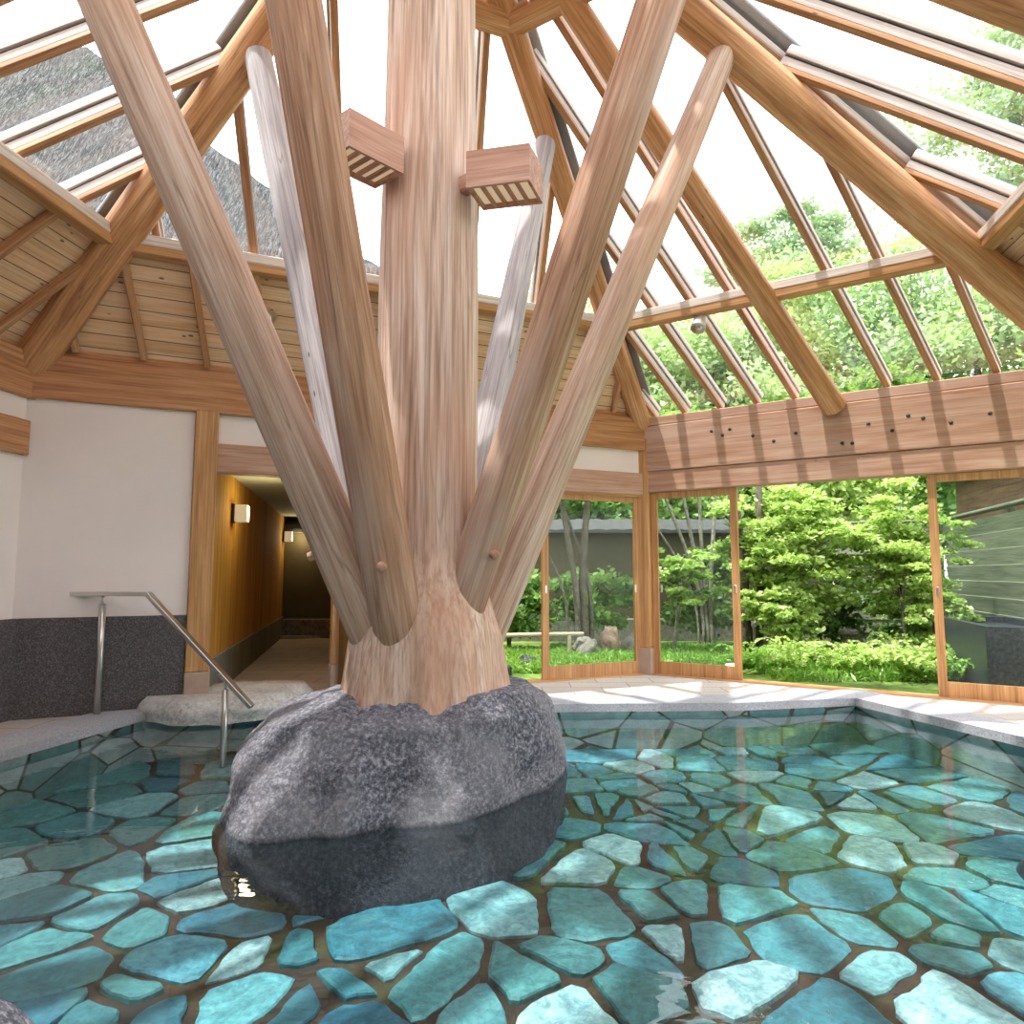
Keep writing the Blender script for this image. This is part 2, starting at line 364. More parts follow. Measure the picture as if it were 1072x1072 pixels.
# walls -----------------------------------------------------------
# back wall A-B (measured from B)
wb = struct(wallbeam('wall_back', B, A, 4.81, LAB, .79, 2.60, .12, M['plaster'], bev=0))
g1 = struct(wallbeam('baseboard_back', B, A, 4.81, LAB, -.02, .79, .16, M['granite'], bev=.004))
st = struct(wallbeam('trim_1', B, A, .07, 4.62, 2.30, 2.60, .08, M['plaster'], bev=0))
hb = beam('header_beam', on(B, A, .05, 2.77), on(B, A, LAB, 2.77), .20, .38, M['beamdark'])
tag(hb, 'long brown header beam across the back wall above the white plaster', 'beam')
o = wallbeam('lintel_beam', B, A, .07, 4.62, 2.05, 2.31, .16, M['beam'])
tag(o, 'brown lintel above the passage and the back sliding door, under the white strip', 'beam')
o = wallbeam('wall_plate', B, A, .05, LAB-.05, 2.96, 3.02, .12, M['beamdark'])
tag(o, 'thin plate on top of the back header beam, under the boarded ceiling', 'beam')
# posts
def mkpost(P, Q, t, w, z1, label, off=.0, dep=.18):
    o = thing('wooden_post', on(P, Q, t, 0, off), label, 'post')
    post('shaft', P, Q, t, .30, z1, w, dep, M['frame'], o, off)
    post('base_cover', P, Q, t, -.02, .30, w+.012, dep+.012, M['plinth'], o, off); return o
M['plinth'] = flat('tan_plinth', (.42,.31,.24), .7)
mkpost(B, A, 4.71, .19, 2.60, 'thick wooden post between the white wall and the corridor opening', .02)
mkpost(B, A, 3.52, .11, 2.06, 'slim wooden post at the right side of the corridor opening', .0, .12)
# corner posts B and C
def cornerpost(P, label):
    d = (T-P).normalized(); o = thing('wooden_post', (P.x, P.y, 0), label, 'post')
    for nm, z0, z1, w, m_ in (('shaft', .30, 2.72, .15, M['frame']), ('base_cover', -.02, .30, .165, M['plinth'])):
        beam(nm, P+V((0,0,z0))+d*.03, P+V((0,0,z1))+d*.03, w, w, m_, o, up=d)
cornerpost(B, 'wooden corner post between the back wall and the garden doors')
cornerpost(C, 'wooden corner post at the far right end of the garden doors')
# right wall B-C
o = thing('header_beam', on(B, C, LBC/2, 2.3, 0), 'wide pinkish brown header beam with dark dowel holes over the garden doors', 'beam')
wallbeam('beam_body', B, C, .02, LBC-.05, 2.33, 2.86, .20, M['beam'], o)
for px_t, pz in ((.98,2.72),(1.1,2.66),(1.18,2.72),(1.42,2.62),(1.63,2.54),(1.85,2.60),(2.28,2.45),(2.37,2.44),(2.52,2.62),(2.72,2.53),(2.86,2.66),(2.98,2.62),(3.2,2.55),(3.5,2.6)):
    c0 = on(B, C, px_t-.15, pz, .098); c1 = on(B, C, px_t-.15, pz, .104)
    tube('dowel', [c0, c1], [.018, .018], M['gasket'], o, 10, 0)
tag(wallbeam('lintel_beam', B, C, .07, LBC-.05, 2.09, 2.325, .17, M['beam']), 'lower brown lintel directly above the garden sliding doors', 'beam')
tag(wallbeam('wall_plate', B, C, .0, LBC, 2.865, 2.97, .16, M['beam'], off=.01), 'slim timber sill under the glass roof, on the wide garden header', 'beam')
struct(wallbeam('trim_2', B, C, .07, LBC, -.03, .012, .2, M['frame']))
struct(wallbeam('trim_3', B, A, .07, 3.5, -.03, .012, .2, M['frame']))
# left wall A-F
struct(wallbeam('wall_left', A, F, .06, LFA, .79, 2.60, .12, M['plaster'], bev=0))
struct(wallbeam('baseboard_left', A, F, .0, LFA, -.02, .79, .16, M['granite'], bev=.004))
tag(wallbeam('header_beam', A, F, .0, LFA, 2.57, 2.95, .20, M['beamdark']), 'brown header beam on the left wall, cut by the picture edge', 'beam')
tag(wallbeam('lintel_beam', A, F, .06, 1.6, 2.10, 2.38, .17, M['beamdark'], off=.03), 'short brown lintel on the left wall beside the white corner', 'beam')
# walls near the camera: E-F, D-E plaster, C-D open to the garden
for nm, P, Q in (('wall_front', E, F), ('wall_near', D, E)):
    struct(wallbeam(nm, P, Q, 0, (Q-P).length, -.02, 2.60, .12, M['plaster'], bev=0))
    tag(wallbeam('header_beam', P, Q, 0, (Q-P).length, 2.57, 2.95, .2, M['beamdark']), 'header beam on the plaster wall %s' % ('left of the camera' if nm == 'wall_front' else 'behind the camera'), 'beam')
tag(wallbeam('header_beam', C, D, 0, LCD, 2.33, 2.95, .2, M['beam']), 'header beam over the open right side, outside the picture', 'beam')

# sliding doors -----------------------------------------------------
def sliding(name, P, Q, t0, t1, z1, label, off, pull):
    o = thing(name, on(P, Q, (t0+t1)/2, 0, off), label, 'door', None, 'structure')
    s = .075
    fr = thing
    # one frame part made of four members
    vs, fs = [], []
    def box(ta, tb, za, zb, d):
        i = len(vs)
        for (t, z) in ((ta, za), (tb, za), (tb, zb), (ta, zb)):
            vs.append(on(P, Q, t, z, off-d)); vs.append(on(P, Q, t, z, off+d))
        fs.extend([(i, i+2, i+4, i+6), (i+1, i+7, i+5, i+3), (i, i+1, i+3, i+2), (i+2, i+3, i+5, i+4), (i+4, i+5, i+7, i+6), (i+6, i+7, i+1, i)])
    box(t0, t0+s, .012, z1, .02); box(t1-s, t1, .012, z1, .02); box(t0+s, t1-s, z1-.07, z1, .018); box(t0+s, t1-s, .012, .15, .018)
    u = (Q-P).normalized()
    mt = frame_mtx(on(P, Q, t0, 0, off), (0,0,1), V((u.y, -u.x, 0)))
    mesh('door_frame', vs, fs, M['frame'], o, mtx=mt)
    n = V((u.y, -u.x, 0))
    slab3('glass_pane', [on(P, Q, t0+s, .15, off), on(P, Q, t1-s, .15, off), on(P, Q, t1-s, z1-.07, off), on(P, Q, t0+s, z1-.07, off)], n, .004, M['glass'], o)
    sgn = 1 if n.dot(T-P) > 0 else -1
    for pt in pull:
        a = on(P, Q, pt, .93, off+.018); b2 = on(P, Q, pt, 1.02, off+.018)
        beam('door_pull', a, b2, .022, .012, M['steel'], o, up=n)
    return o
sliding('door_1', B, A, .09, 1.35, 2.04, 'sliding glass door on the back wall left of the corner post', .0, (.16, 1.31))
sliding('door_2', B, C, .08, 1.06, 2.08, 'sliding glass door right of the corner post', .0, (.19, 1.02))
sliding('door_3', B, C, 2.83, 3.80, 2.08, 'sliding glass door at the right edge with dark reflections', .0, (2.87,))
sliding('door_4', B, A, 2.55, 3.46, 2.04, 'sliding glass door behind the trunk beside the corridor', .0, (3.4,))
struct(wallbeam('trim_4', B, A, .07, 3.5, 2.03, 2.055, .12, M['frame']))

# floor, coping, pool --------------------------------------------------
POOL = [V(p).to_3d() for p in ((-3.00,5.60), (-1.7,6.15), (.28,5.92), (2.04,5.99), (3.12,6.21), (3.54,4.74), (3.85,3.2), (3.5,.95), (0,.25), (-2.6,-.35), (-3.75,1.0), (-3.55,2.9), (-3.26,4.38))]
def offset_poly(P, d):
    n = len(P); r = []
    for i in range(n):
        a, b_, c_ = P[i-1], P[i], P[(i+1) % n]
        e1 = (b_-a).normalized(); e2 = (c_-b_).normalized()
        n1 = V((-e1.y, e1.x, 0)); n2 = V((-e2.y, e2.x, 0)); m_ = (n1+n2).normalized()
        r.append(b_ + m_*d/max(.4, m_.dot(n1)))
    return r
ctr = sum(POOL, V((0,0,0)))/len(POOL)
sg = 1 if (offset_poly(POOL, .1)[0]-ctr).length > (POOL[0]-ctr).length else -1
COPE = offset_poly(POOL, sg*.40)
def ring(name, inner, outer, z0, z1, mat, parent=None):
    n = len(inner); vs = []
    for p in inner: vs += [(p.x, p.y, z0), (p.x, p.y, z1)]
    k = len(vs)
    for p in outer: vs += [(p.x, p.y, z0), (p.x, p.y, z1)]
    fs = []
    for i in range(n):
        j = (i+1) % n
        fs += [(2*i+1, 2*j+1, k+2*j+1, k+2*i+1), (2*i, k+2*i, k+2*j, 2*j), (2*i, 2*j, 2*j+1, 2*i+1), (k+2*i, k+2*i+1, k+2*j+1, k+2*j)]
    o = mesh(name, vs, fs, mat, parent)
    bm = bmesh.new(); bm.from_mesh(o.data); bmesh.ops.recalc_face_normals(bm, faces=bm.faces[:]); bm.to_mesh(o.data); bm.free()
    return o
struct(ring('trim_5', POOL, COPE, -.05, .02, M['coping']))
struct(ring('wall_pool', offset_poly(POOL, sg*.03), offset_poly(POOL, sg*.3), -.42, -.051, M['poolwall']))
# paved floor between coping and walls: radial fill
def fillring(name, inner, outer, z0, z1, mat):
    """ring between polygons with different point counts (bridge via bmesh)"""
    bm = bmesh.new()
    for poly in (inner, outer):
        vs = [bm.verts.new((p.x, p.y, z1)) for p in poly]
        for i in range(len(vs)): bm.edges.new((vs[i], vs[(i+1) % len(vs)]))
    bmesh.ops.triangle_fill(bm, edges=bm.edges[:], use_beauty=True, use_dissolve=False)
    r = bmesh.ops.extrude_face_region(bm, geom=bm.faces[:])
    for v in r['geom']:
        if isinstance(v, bmesh.types.BMVert): v.co.z = z0
    bmesh.ops.recalc_face_normals(bm, faces=bm.faces[:])
    me = bpy.data.meshes.new(name); bm.to_mesh(me); bm.free(); me.materials.append(mat)
    o = bpy.data.objects.new(name, me); COL.objects.link(o); return o
HEXO = offset_poly(HEX, -.12) if (offset_poly(HEX, -.12)[0]-T).length > (A-T).length else offset_poly(HEX, .12)
struct(fillring('floor', COPE, HEXO, -.06, 0, M['paving']))

# pool floor: irregular flagstones (cells around hand placed centres)
SEEDS = """114,915 40,948 81,963 44,985 60,1015 148,972 185,1004 252,1005 134,1040 158,1064 91,1066 50,1064 272,1042 322,1052 314,1002 208,896 198,920 222,938
235,958 208,868 13,884 50,898 10,908 20,925 17,975 30,857 151,840 67,869 34,839 124,815 128,829 148,868 195,807 232,792 201,841 13,817 67,822 144,779 84,790 111,787 30,795
57,785 20,805 148,797 168,822 208,824 228,804 535,954 384,988 441,1028 363,1035 498,1052 585,1052 595,1005 625,954 679,948 672,995 652,1035 598,867 565,894 615,906 654,892
666,917 696,897 622,840 568,842 666,845 686,855 692,870 558,1030 360,1067 400,1015 706,984 773,912 780,948 832,980 887,934 735,986 714,941 797,1032 891,969 922,1018 953,962
1012,1007 1002,980 1012,958 1047,958 991,1050 856,1063 710,896 762,879 813,895 811,862 849,875 912,889 922,865 978,896 1009,920 1040,889 988,868 1061,915 1068,941 1064,1035
717,865 742,837 707,848 769,855 721,825 821,827 870,829 905,837 950,836 1019,851 1068,1000 590,754 618,780 588,780 653,778 698,780 731,768 736,776 764,773 802,788 633,792
691,797 731,789 734,800 771,799 766,787 658,803 628,808 595,810 643,813 608,823 696,814 746,817 711,826 651,820 779,827 668,829 787,813 623,840 701,838 744,836 663,845
693,853 761,853 711,867 761,879 568,841 833,775 879,769 828,786 848,796 896,795 876,786 924,785 929,801 858,806 907,818 952,811 828,822 871,830 907,837 957,834 1003,827 909,778 965,796"""
CAMH = 1.15; PITCH = math.atan(64/700)
def ground_px(x, y, z):
    """where the sight line through that spot of the photograph meets height z (only used to survey stone centres)"""
    dx, dv = (x-536)/700, -(y-536)/700
    d = V((dx, cos(PITCH)-sin(PITCH)*dv, sin(PITCH)+cos(PITCH)*dv)); t = (z-CAMH)/d.z
    return d.x*t, d.y*t
ZP = -.38
seeds = [ground_px(*map(float, s.split(',')), ZP) for s in SEEDS.split()]
PIN = offset_poly(POOL, sg*.02)
def inside(p, poly):
    c_ = False; n = len(poly)
    for i in range(n):
        a, b_ = poly[i], poly[i-1]
        if (a.y > p[1]) != (b_.y > p[1]) and p[0] < (b_.x-a.x)*(p[1]-a.y)/(b_.y-a.y)+a.x: c_ = not c_
    return c_
seeds = [s for s in seeds if inside(s, PIN)]
tries = 0
while tries < 4000:
    tries += 1
    p = (random.uniform(-3.9, 4), random.uniform(-.4, 6.3))
    dmin = .44 + .10*random.random()
    if inside(p, PIN) and all(hypot(p[0]-q[0], p[1]-q[1]) > dmin for q in seeds): seeds.append(p)
def clip_half(poly, m_, n_):
    out = []
    for i in range(len(poly)):
        a, b_ = poly[i-1], poly[i]
        da = (a[0]-m_[0])*n_[0]+(a[1]-m_[1])*n_[1]; db = (b_[0]-m_[0])*n_[0]+(b_[1]-m_[1])*n_[1]
        if (da <= 0) != (db <= 0):
            t = da/(da-db); out.append((a[0]+(b_[0]-a[0])*t, a[1]+(b_[1]-a[1])*t))
        if db <= 0: out.append(b_)
    return out
WT = [random.uniform(-.1, .1) for _ in seeds]
verts, faces, tones = [], [], []
TEALS = [(.04,.175,.235), (.06,.23,.28), (.10,.29,.335), (.035,.145,.215), (.19,.385,.425), (.07,.24,.265), (.31,.49,.53), (.08,.26,.335), (.06,.205,.22)]
for i, s in enumerate(seeds):
    cell = [(s[0]-1, s[1]-1), (s[0]+1, s[1]-1), (s[0]+1, s[1]+1), (s[0]-1, s[1]+1)]
    for j, q in enumerate(seeds):
        if j == i: continue
        dx, dy = q[0]-s[0], q[1]-s[1]; d = hypot(dx, dy)
        if d > 2 or d < 1e-6: continue
        gap = .019 + .020*noise.noise(V((s[0]+q[0], s[1]+q[1], 3)))
        sh = max(-.16, min(.16, (WT[i]-WT[j])*.9)); mid_ = (s[0]+dx*(.5+sh)-dx/d*gap, s[1]+dy*(.5+sh)-dy/d*gap)
        cell = clip_half(cell, mid_, (dx, dy))
        if len(cell) < 3: break
    if len(cell) < 3: continue
    for _ in range(1):   # soften the corners
        r = []
        w = .13
        for k in range(len(cell)):
            a, b_ = cell[k], cell[(k+1) % len(cell)]
            r += [(a[0]*(1-w)+b_[0]*w, a[1]*(1-w)+b_[1]*w), (a[0]*w+b_[0]*(1-w), a[1]*w+b_[1]*(1-w))]
        cell = r
    # subdivide and roughen the rim
    rr = []
    for k in range(len(cell)):
        a, b_ = cell[k], cell[(k+1) % len(cell)]; dl = hypot(a[0]-b_[0], a[1]-b_[1]); ns = max(1, int(dl/.035))
        for q in range(ns): rr.append((a[0]+(b_[0]-a[0])*q/ns, a[1]+(b_[1]-a[1])*q/ns))
    cell = [(x+.013*noise.noise(V((x*14, y*14, i)))+.022*noise.noise(V((x*4.5, y*4.5, i+9))), y+.013*noise.noise(V((x*14, y*14, i+50)))+.022*noise.noise(V((x*4.5, y*4.5, i+70)))) for x, y in rr]
    tone = random.choice(TEALS); f = random.uniform(.7, 1.1); tone = tuple(min(1, c_*f) for c_ in tone)
    dz = random.uniform(-.008, .008); n = len(cell); k0 = len(verts)
    for x, y in cell: verts.append((x, y, ZP-.03))
    for x, y in cell: verts.append((x, y, ZP+dz))
    for x, y in cell: verts.append((s[0]+(x-s[0])*.93, s[1]+(y-s[1])*.93, ZP+.008+dz))
    faces.append(tuple(range(k0+2*n, k0+3*n))); tones.append(tone)
    for l in range(2):
        for k in range(n):
            a, b_ = k0+l*n+k, k0+l*n+(k+1) % n; faces.append((a, b_, b_+n, a+n)); tones.append(tone)
nst = len(faces); k0 = len(verts)
PO = offset_poly(POOL, sg*.2)
for p in PO: verts.append((p.x, p.y, ZP-.012))
faces.append(tuple(range(k0, k0+len(PO)))); tones.append((.1,.06,.03))
pf = struct(mesh('floor_pool', verts, faces, [M['teal'], M['joint']], matidx=[0]*nst+[1]))
bm = bmesh.new(); bm.from_mesh(pf.data)
for f in bm.faces:
    if len(f.verts) > 4 and f.normal.z < 0: f.normal_flip()
bm.to_mesh(pf.data); bm.free()
ca = pf.data.color_attributes.new('tone', 'FLOAT_COLOR', 'CORNER')
for p in pf.data.polygons:
    for li in p.loop_indices: ca.data[li].color = (*tones[p.index], 1)
# water
wv = [(p.x, p.y, -.085) for p in offset_poly(POOL, sg*.03)]
wo = mesh('pool_water', wv, [tuple(range(len(wv)))], M['water'])
bm = bmesh.new(); bm.from_mesh(wo.data)
for f in bm.faces:
    if f.normal.z < 0: f.normal_flip()
bm.to_mesh(wo.data); bm.free()
tag(wo, 'clear bath water filling the pool over teal flagstones', 'water', None, 'stuff')

# rocks ---------------------------------------------------------------
def spline_r(tab, a):
    """periodic interpolation of (deg, r)"""
    a %= 360; tab = sorted((d % 360, r) for d, r in tab); n = len(tab)
    for i in range(n):
        d0, r0 = tab[i-1]; d1, r1 = tab[i]
        if i == 0: d0 -= 360
        x = a
        if i == 0 and a > tab[-1][0]: x = a-360
        if d0 <= x <= d1:
            t = (x-d0)/(d1-d0); t = t*t*(3-2*t); return r0+(r1-r0)*t
    return tab[0][1]
def rock(name, c_, levels, mat, parent=None, seg=96, amp=.04, seed=0, freq=2.2, sub=5):
    """levels: list of (z, table) from foot to top; closes at the top"""
    verts, faces = [], []
    zs = []
    nl = len(levels)
    for i in range(nl-1):
        for k in range(sub): zs.append(i+k/sub)
    zs.append(nl-1)
    for zi in zs:
        i = min(int(zi), nl-2); f = zi-i; g = f*f*(3-2*f)*.5+f*.5
        z = levels[i][0]*(1-f)+levels[i+1][0]*f
        for k in range(seg):
            a = 360*k/seg; r = spline_r(levels[i][1], a)*(1-g)+spline_r(levels[i+1][1], a)*g
            verts.append(V((c_[0]+r*cos(radians(a)), c_[1]+r*sin(radians(a)), z)))
    nr = len(zs)
    for i in range(nr-1):
        for k in range(seg):
            a, b_ = i*seg+k, i*seg+(k+1) % seg; faces.append((a, b_, b_+seg, a+seg))
    last = (nr-1)*seg
    cz = levels[-1][0]
    prev = last
    for s in (.75, .45, .15):
        st_ = len(verts)
        for k in range(seg):
            p = verts[last+k]; verts.append(V((c_[0]+(p.x-c_[0])*s, c_[1]+(p.y-c_[1])*s, cz+.02*(1-s))))
        for k in range(seg): faces.append((prev+k, prev+(k+1) % seg, st_+(k+1) % seg, st_+k))
        prev = st_
    faces.append(tuple(prev+k for k in range(seg)))
    out = []
    for p in verts:
        q = p*freq+V((seed, seed*.7, 0)); d = V((p.x-c_[0], p.y-c_[1], (p.z-(levels[0][0]+cz)/2)*1.5)).normalized()
        n = noise.fractal(q, .9, 2.1, 6)*1.0 + .5*noise.noise(q*.7) - .35*abs(noise.noise(q*2.1+V((5,1,2))))
        big_ = noise.noise(p*1.9+V((seed+4, 2, 1)))*.9 - abs(noise.noise(p*3.1+V((seed, 7, 3))))*.8 + .25
        w_ = max(0., min(1., (p.z+.12)/.25)) if sub > 5 else .4
        out.append(p+d*amp*(n+big_*w_))
    return mesh(name, out, faces, mat, parent, True)
W = [(-160,1.02), (-140,1.16), (-125,1.17), (-110,.95), (-90,.79), (-60,.74), (-35,.72), (-10,.80), (20,.92), (50,.86), (90,.8), (130,.9), (180,.95)]
foot = [(d, r+.02+.10*(-115 < d < -30)-.06*(d < -120)) for d, r in W]
midl = [(-160,1.0), (-140,1.10), (-125,1.07), (-110,.88), (-90,.73), (-60,.70), (-35,.71), (-10,.80), (20,.88), (50,.78), (90,.72), (130,.84), (180,.97)]
upl  = [(-160,.88), (-140,.88), (-125,.84), (-110,.74), (-90,.65), (-60,.65), (-35,.69), (-10,.78), (20,.84), (50,.7), (90,.64), (130,.72), (180,.86)]
topl = [(-160,.60), (-140,.58), (-125,.57), (-110,.55), (-90,.54), (-60,.56), (-35,.62), (-10,.68), (20,.68), (50,.58), (90,.52), (130,.54), (180,.60)]
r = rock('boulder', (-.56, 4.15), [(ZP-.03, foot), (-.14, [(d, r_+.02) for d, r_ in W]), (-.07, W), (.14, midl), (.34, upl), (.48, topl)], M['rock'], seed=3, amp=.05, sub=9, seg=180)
tag(r, 'large grey boulder in the pool carrying the branching wooden trunk', 'boulder')
r = rock('boulder', (-1.50, 1.57), [(ZP-.03, [(0,.42), (90,.42), (180,.45), (270,.42)]), (-.05, [(0,.40), (90,.38), (180,.42), (270,.4)]), (.10, [(0,.27), (90,.25), (180,.3), (270,.25)])], M['rock'], seed=9, amp=.04)
tag(r, 'grey boulder rising at the bottom left corner of the picture', 'boulder')
# pale slab at the pool's corner
r = rock('stone_slab', (-2.50, 5.93), [(-.06, [(-160,.62), (-120,.52), (-80,.42), (-30,.52), (20,.62), (55,.85), (90,.68), (130,.6), (180,.62)]), (.03, [(-160,.64), (-120,.52), (-80,.44), (-30,.55), (20,.64), (55,.88), (90,.7), (130,.6), (180,.62)]), (.115, [(-160,.58), (-120,.47), (-80,.38), (-30,.49), (20,.58), (55,.82), (90,.62), (130,.55), (180,.56)])], M['slab'], seed=5, amp=.035, freq=3)
tag(r, 'pale flat stone slab at the pool corner beside the handrail', 'stone')
r = rock('submerged_rock', (3.1, 3.35), [(ZP-.03, [(0,.5), (90,.45), (180,.6), (270,.5)]), (-.22, [(0,.4), (90,.36), (180,.48), (270,.4)]), (-.13, [(0,.2), (90,.2), (180,.25), (270,.2)])], M['blackstone'], seed=15, amp=.03)
tag(r, 'dark rounded rock under the water near the right picture edge', 'boulder')

# central trunk and its six struts ------------------------------------
pil = thing('branching_pillar', (T.x, T.y, .45), 'huge pale wooden trunk on the boulder with six slanting struts fanning to the roof', 'pillar')
verts, faces = [], []
SEG = 120; NR = 70
for i in range(NR+1):
    z = .40 + (ZA-.1-.40)*(i/NR)**1.25
    base = .335 - .010*z + .135/(1+math.exp((z-1.0)/.11)) + .04*math.exp(-(z-.42)/.2)
    for k in range(SEG):
        a = 2*pi*k/SEG
        fl = .018*math.exp(-(z-.42)/.4)*(sin(a*5+.7)+.5*sin(a*9+2)+.35*sin(a*17))
        rr = base + fl + .012*noise.noise(V((cos(a)*2, sin(a)*2, z*.8))) + .004*noise.noise(V((cos(a)*14, sin(a)*14, z*.6)))
        ac = radians(-139) + .06*sin(z*1.3)
        if z > 1.3 and abs((a-ac+pi) % (2*pi)-pi) < pi/SEG*1.05: rr -= .045
        verts.append((T.x+rr*cos(a), T.y+rr*sin(a), z))
for i in range(NR):
    for k in range(SEG):
        a, b_ = i*SEG+k, i*SEG+(k+1) % SEG; faces.append((a, b_, b_+SEG, a+SEG))
faces.append(tuple(NR*SEG+k for k in range(SEG)))
mesh('trunk', verts, faces, M['trunk'], pil, True, frame_mtx((T.x, T.y, 0), (0,0,1)))
def strut(Hd, r0, z0, r1, z1, ra, rb, mat, seed, label=None, crack=None, peg=None, az=None, bend=.0, cap=.5):
    u = V((sin(radians(az)), cos(radians(az)), 0)) if az else (Hd-T).normalized()
    p0 = T+u*r0+V((0,0,z0)); p1 = T+u*r1+V((0,0,z1))
    s = pole('strut', p0, p1, ra, rb, mat, pil, 18, 64, .05, bend, crack, seed, cap)
    if label: s['label'] = label
    if peg:
        d = (p1-p0).normalized(); q = p0.lerp(p1, peg[0]); side = d.cross(V((0,0,1))).normalized(); outn = side.cross(d)
        if outn.dot(u) < 0: outn = -outn
        nn = (outn*cos(radians(peg[1])) + side*sin(radians(peg[1]))).normalized()
        rr = ra+(rb-ra)*peg[0]
        pg = tube('peg', [q+nn*(rr-.03), q+nn*(rr+.034)], [.026, .026], M['lampwood'], s, 14, .3)
    return p0, p1
strut(F, .33, .82, 2.36, 5.00, .150, .112, M['pole'], 1, crack=46, peg=(.115, 40))
strut(E, .31, .80, 1.85, 5.12, .148, .112, M['polebrown'], 2, crack=41, peg=(.10, -20), az=200)
strut(A, .38, .95, 1.43, 4.93, .120, .100, M['greypole'], 3, 'thin silver grey strut', crack=44)
strut(B, .22, .75, 1.68, 4.90, .135, .092, M['greypole'], 4, 'thin silver grey strut')
strut(C, .36, .78, 2.20, 5.07, .140, .100, M['pole'], 5, cap=1.3)
strut(D, .24, .85, 1.92, 5.08, .130, .128, M['polebrown'], 6, peg=(.107, 22))

# box lamps on the trunk --------------------------------------------------
def boxlamp(n0, n1, wdir, z0, label):
    """n0: outline corner at the trunk, n1: outer corner, wdir: width vector; open slatted bottom"""
    n0, n1, wv_ = V(n0), V(n1), V(wdir); c0 = (n0+n1)/2+wv_/2; h = .225; d = (n1-n0); Ln = d.length; d.normalize(); wl = wv_.length; w_ = wv_.normalized()
    o = thing('box_lamp', (c0.x, c0.y, z0), label, 'lamp', 'box lamps on the trunk')
    vs, fs = [], []
    def bx(a0, a1, b0, b1, za, zb):
        i = len(vs)
        for z in (za, zb):
            for (a, b_) in ((a0, b0), (a1, b0), (a1, b1), (a0, b1)): q = n0+d*a+w_*b_; vs.append((q.x, q.y, z))
        fs.extend([(i, i+3, i+2, i+1), (i+4, i+5, i+6, i+7), (i, i+1, i+5, i+4), (i+1, i+2, i+6, i+5), (i+2, i+3, i+7, i+6), (i+3, i, i+4, i+7)])
    t = .018
    bx(0, Ln, 0, t, z0, z0+h); bx(0, Ln, wl-t, wl, z0, z0+h); bx(0, t, t, wl-t, z0, z0+h); bx(Ln-t, Ln, t, wl-t, z0, z0+h); bx(t, Ln-t, t, wl-t, z0+h-t, z0+h)
    mesh('housing', vs, fs, M['lampwood'], o, mtx=frame_mtx((n0.x, n0.y, z0), d))
    q0 = n0+d*t+w_*t; q1 = n1-d*t+w_*t; q2 = q1+w_*(wl-2*t); q3 = q0+w_*(wl-2*t)
    slab3('diffuser', [(q.x, q.y, z0+.03) for q in (q0, q1, q2, q3)], (0,0,1), .004, M['paper'], o)
    for k in range(1, 5):
        a = t+(Ln-2*t)*k/5; p = n0+d*a+w_*t; q = p+w_*(wl-2*t)
        beam('slat', (p.x, p.y, z0+.012), (q.x, q.y, z0+.012), .02, .024, M['lampwood'], o, bev=.002)
    # bracket into the trunk
    m0 = n0+w_*wl/2; m1 = m0+(V((T.x, T.y, 0))-m0).normalized()*.16
    beam('bracket', (m0.x, m0.y, z0+.12), (m1.x, m1.y, z0+.12), .08, .1, M['lampwood'], o)
    return o
boxlamp((-.27, 3.73, 0), (.10, 3.65, 0), (.09, .25, 0), 3.40, 'square wooden box lamp on the right side of the trunk, slatted glowing underside')
boxlamp((-.64, 3.75, 0), (-.90, 3.49, 0), (-.20, .16, 0), 3.50, 'wooden box lamp on the left side of the trunk, half hidden by a strut')

# ------------------------------------------------------------------ roof
def S(P, Q, a, b):
    """roof plane point: a along the wall, b towards the apex"""
    Pz = P+V((0,0,ZB)); Qz = Q+V((0,0,ZB)); return Pz+(Qz-Pz)*a+(APEX-Pz)*b
def rn(P, Q):
    n = (Q-P).cross(APEX-V((P.x, P.y, ZB))); n.normalize(); return n if n.z > 0 else -n
# hips
hl = [(A, .155, .125, 2.86, 'back left corner'), (B, .115, .105, 2.86, 'back corner post'), (C, .150, .130, 2.70, 'far right corner'),
      (D, .14, .12, 2.86, 'near right corner'), (E, .14, .12, 2.86, 'corner behind the camera'), (F, .14, .12, 2.86, 'near left corner')]
for i, (P, r0, r1, zb, w) in enumerate(hl):
    inw = (T-P).normalized()
    p0 = P+V((0,0,zb))+inw*(.0); p1 = T+V((0,0,6.36))-inw*.12
    o = thing('hip_log', (P.x, P.y, zb), 'thick round hip log rising from the %s to the roof peak' % w, 'log')
    pole('log', p0, p1, r0, r1, M['log'], o, 22, 28, .06, .0, seed=20+i)
    mt_off = V((0,0,.30)); q0 = P+V((0,0,ZB))+mt_off*.9+inw*.1; q1 = APEX+mt_off*.9
    beam('ridge_batten', q0-V((0,0,.08)), q1-V((0,0,.08)), .10, .06, M['pale'], o)
    beam('flashing', q0, q1, .26, .025, M['cap'], o)
# mid logs
names = {('A','B'): 'back', ('B','C'): 'right', ('C','D'): 'near right', ('D','E'): 'camera side', ('E','F'): 'front left', ('F','A'): 'left'}
for (na, nb), w in names.items():
    P, Q = eval(na), eval(nb); Mid = (P+Q)/2
    if (na, nb) == ('B', 'C'): Mid = on(B, C, 2.12)
    if (na, nb) == ('C', 'D'): Mid = P.lerp(Q, .63)
    if (na, nb) == ('F', 'A'): Mid = Q.lerp(P, .61)
    inw = (T-Mid).normalized()
    o = thing('roof_log', (Mid.x, Mid.y, 2.88), 'round log running from the middle of the %s wall up to the roof peak' % w, 'log')
    pole('log', Mid+V((0,0,2.83))+inw*.12, T+V((0,0,6.36))-inw*.12, .115, .10, M['log'], o, 20, 24, .06, seed=30)
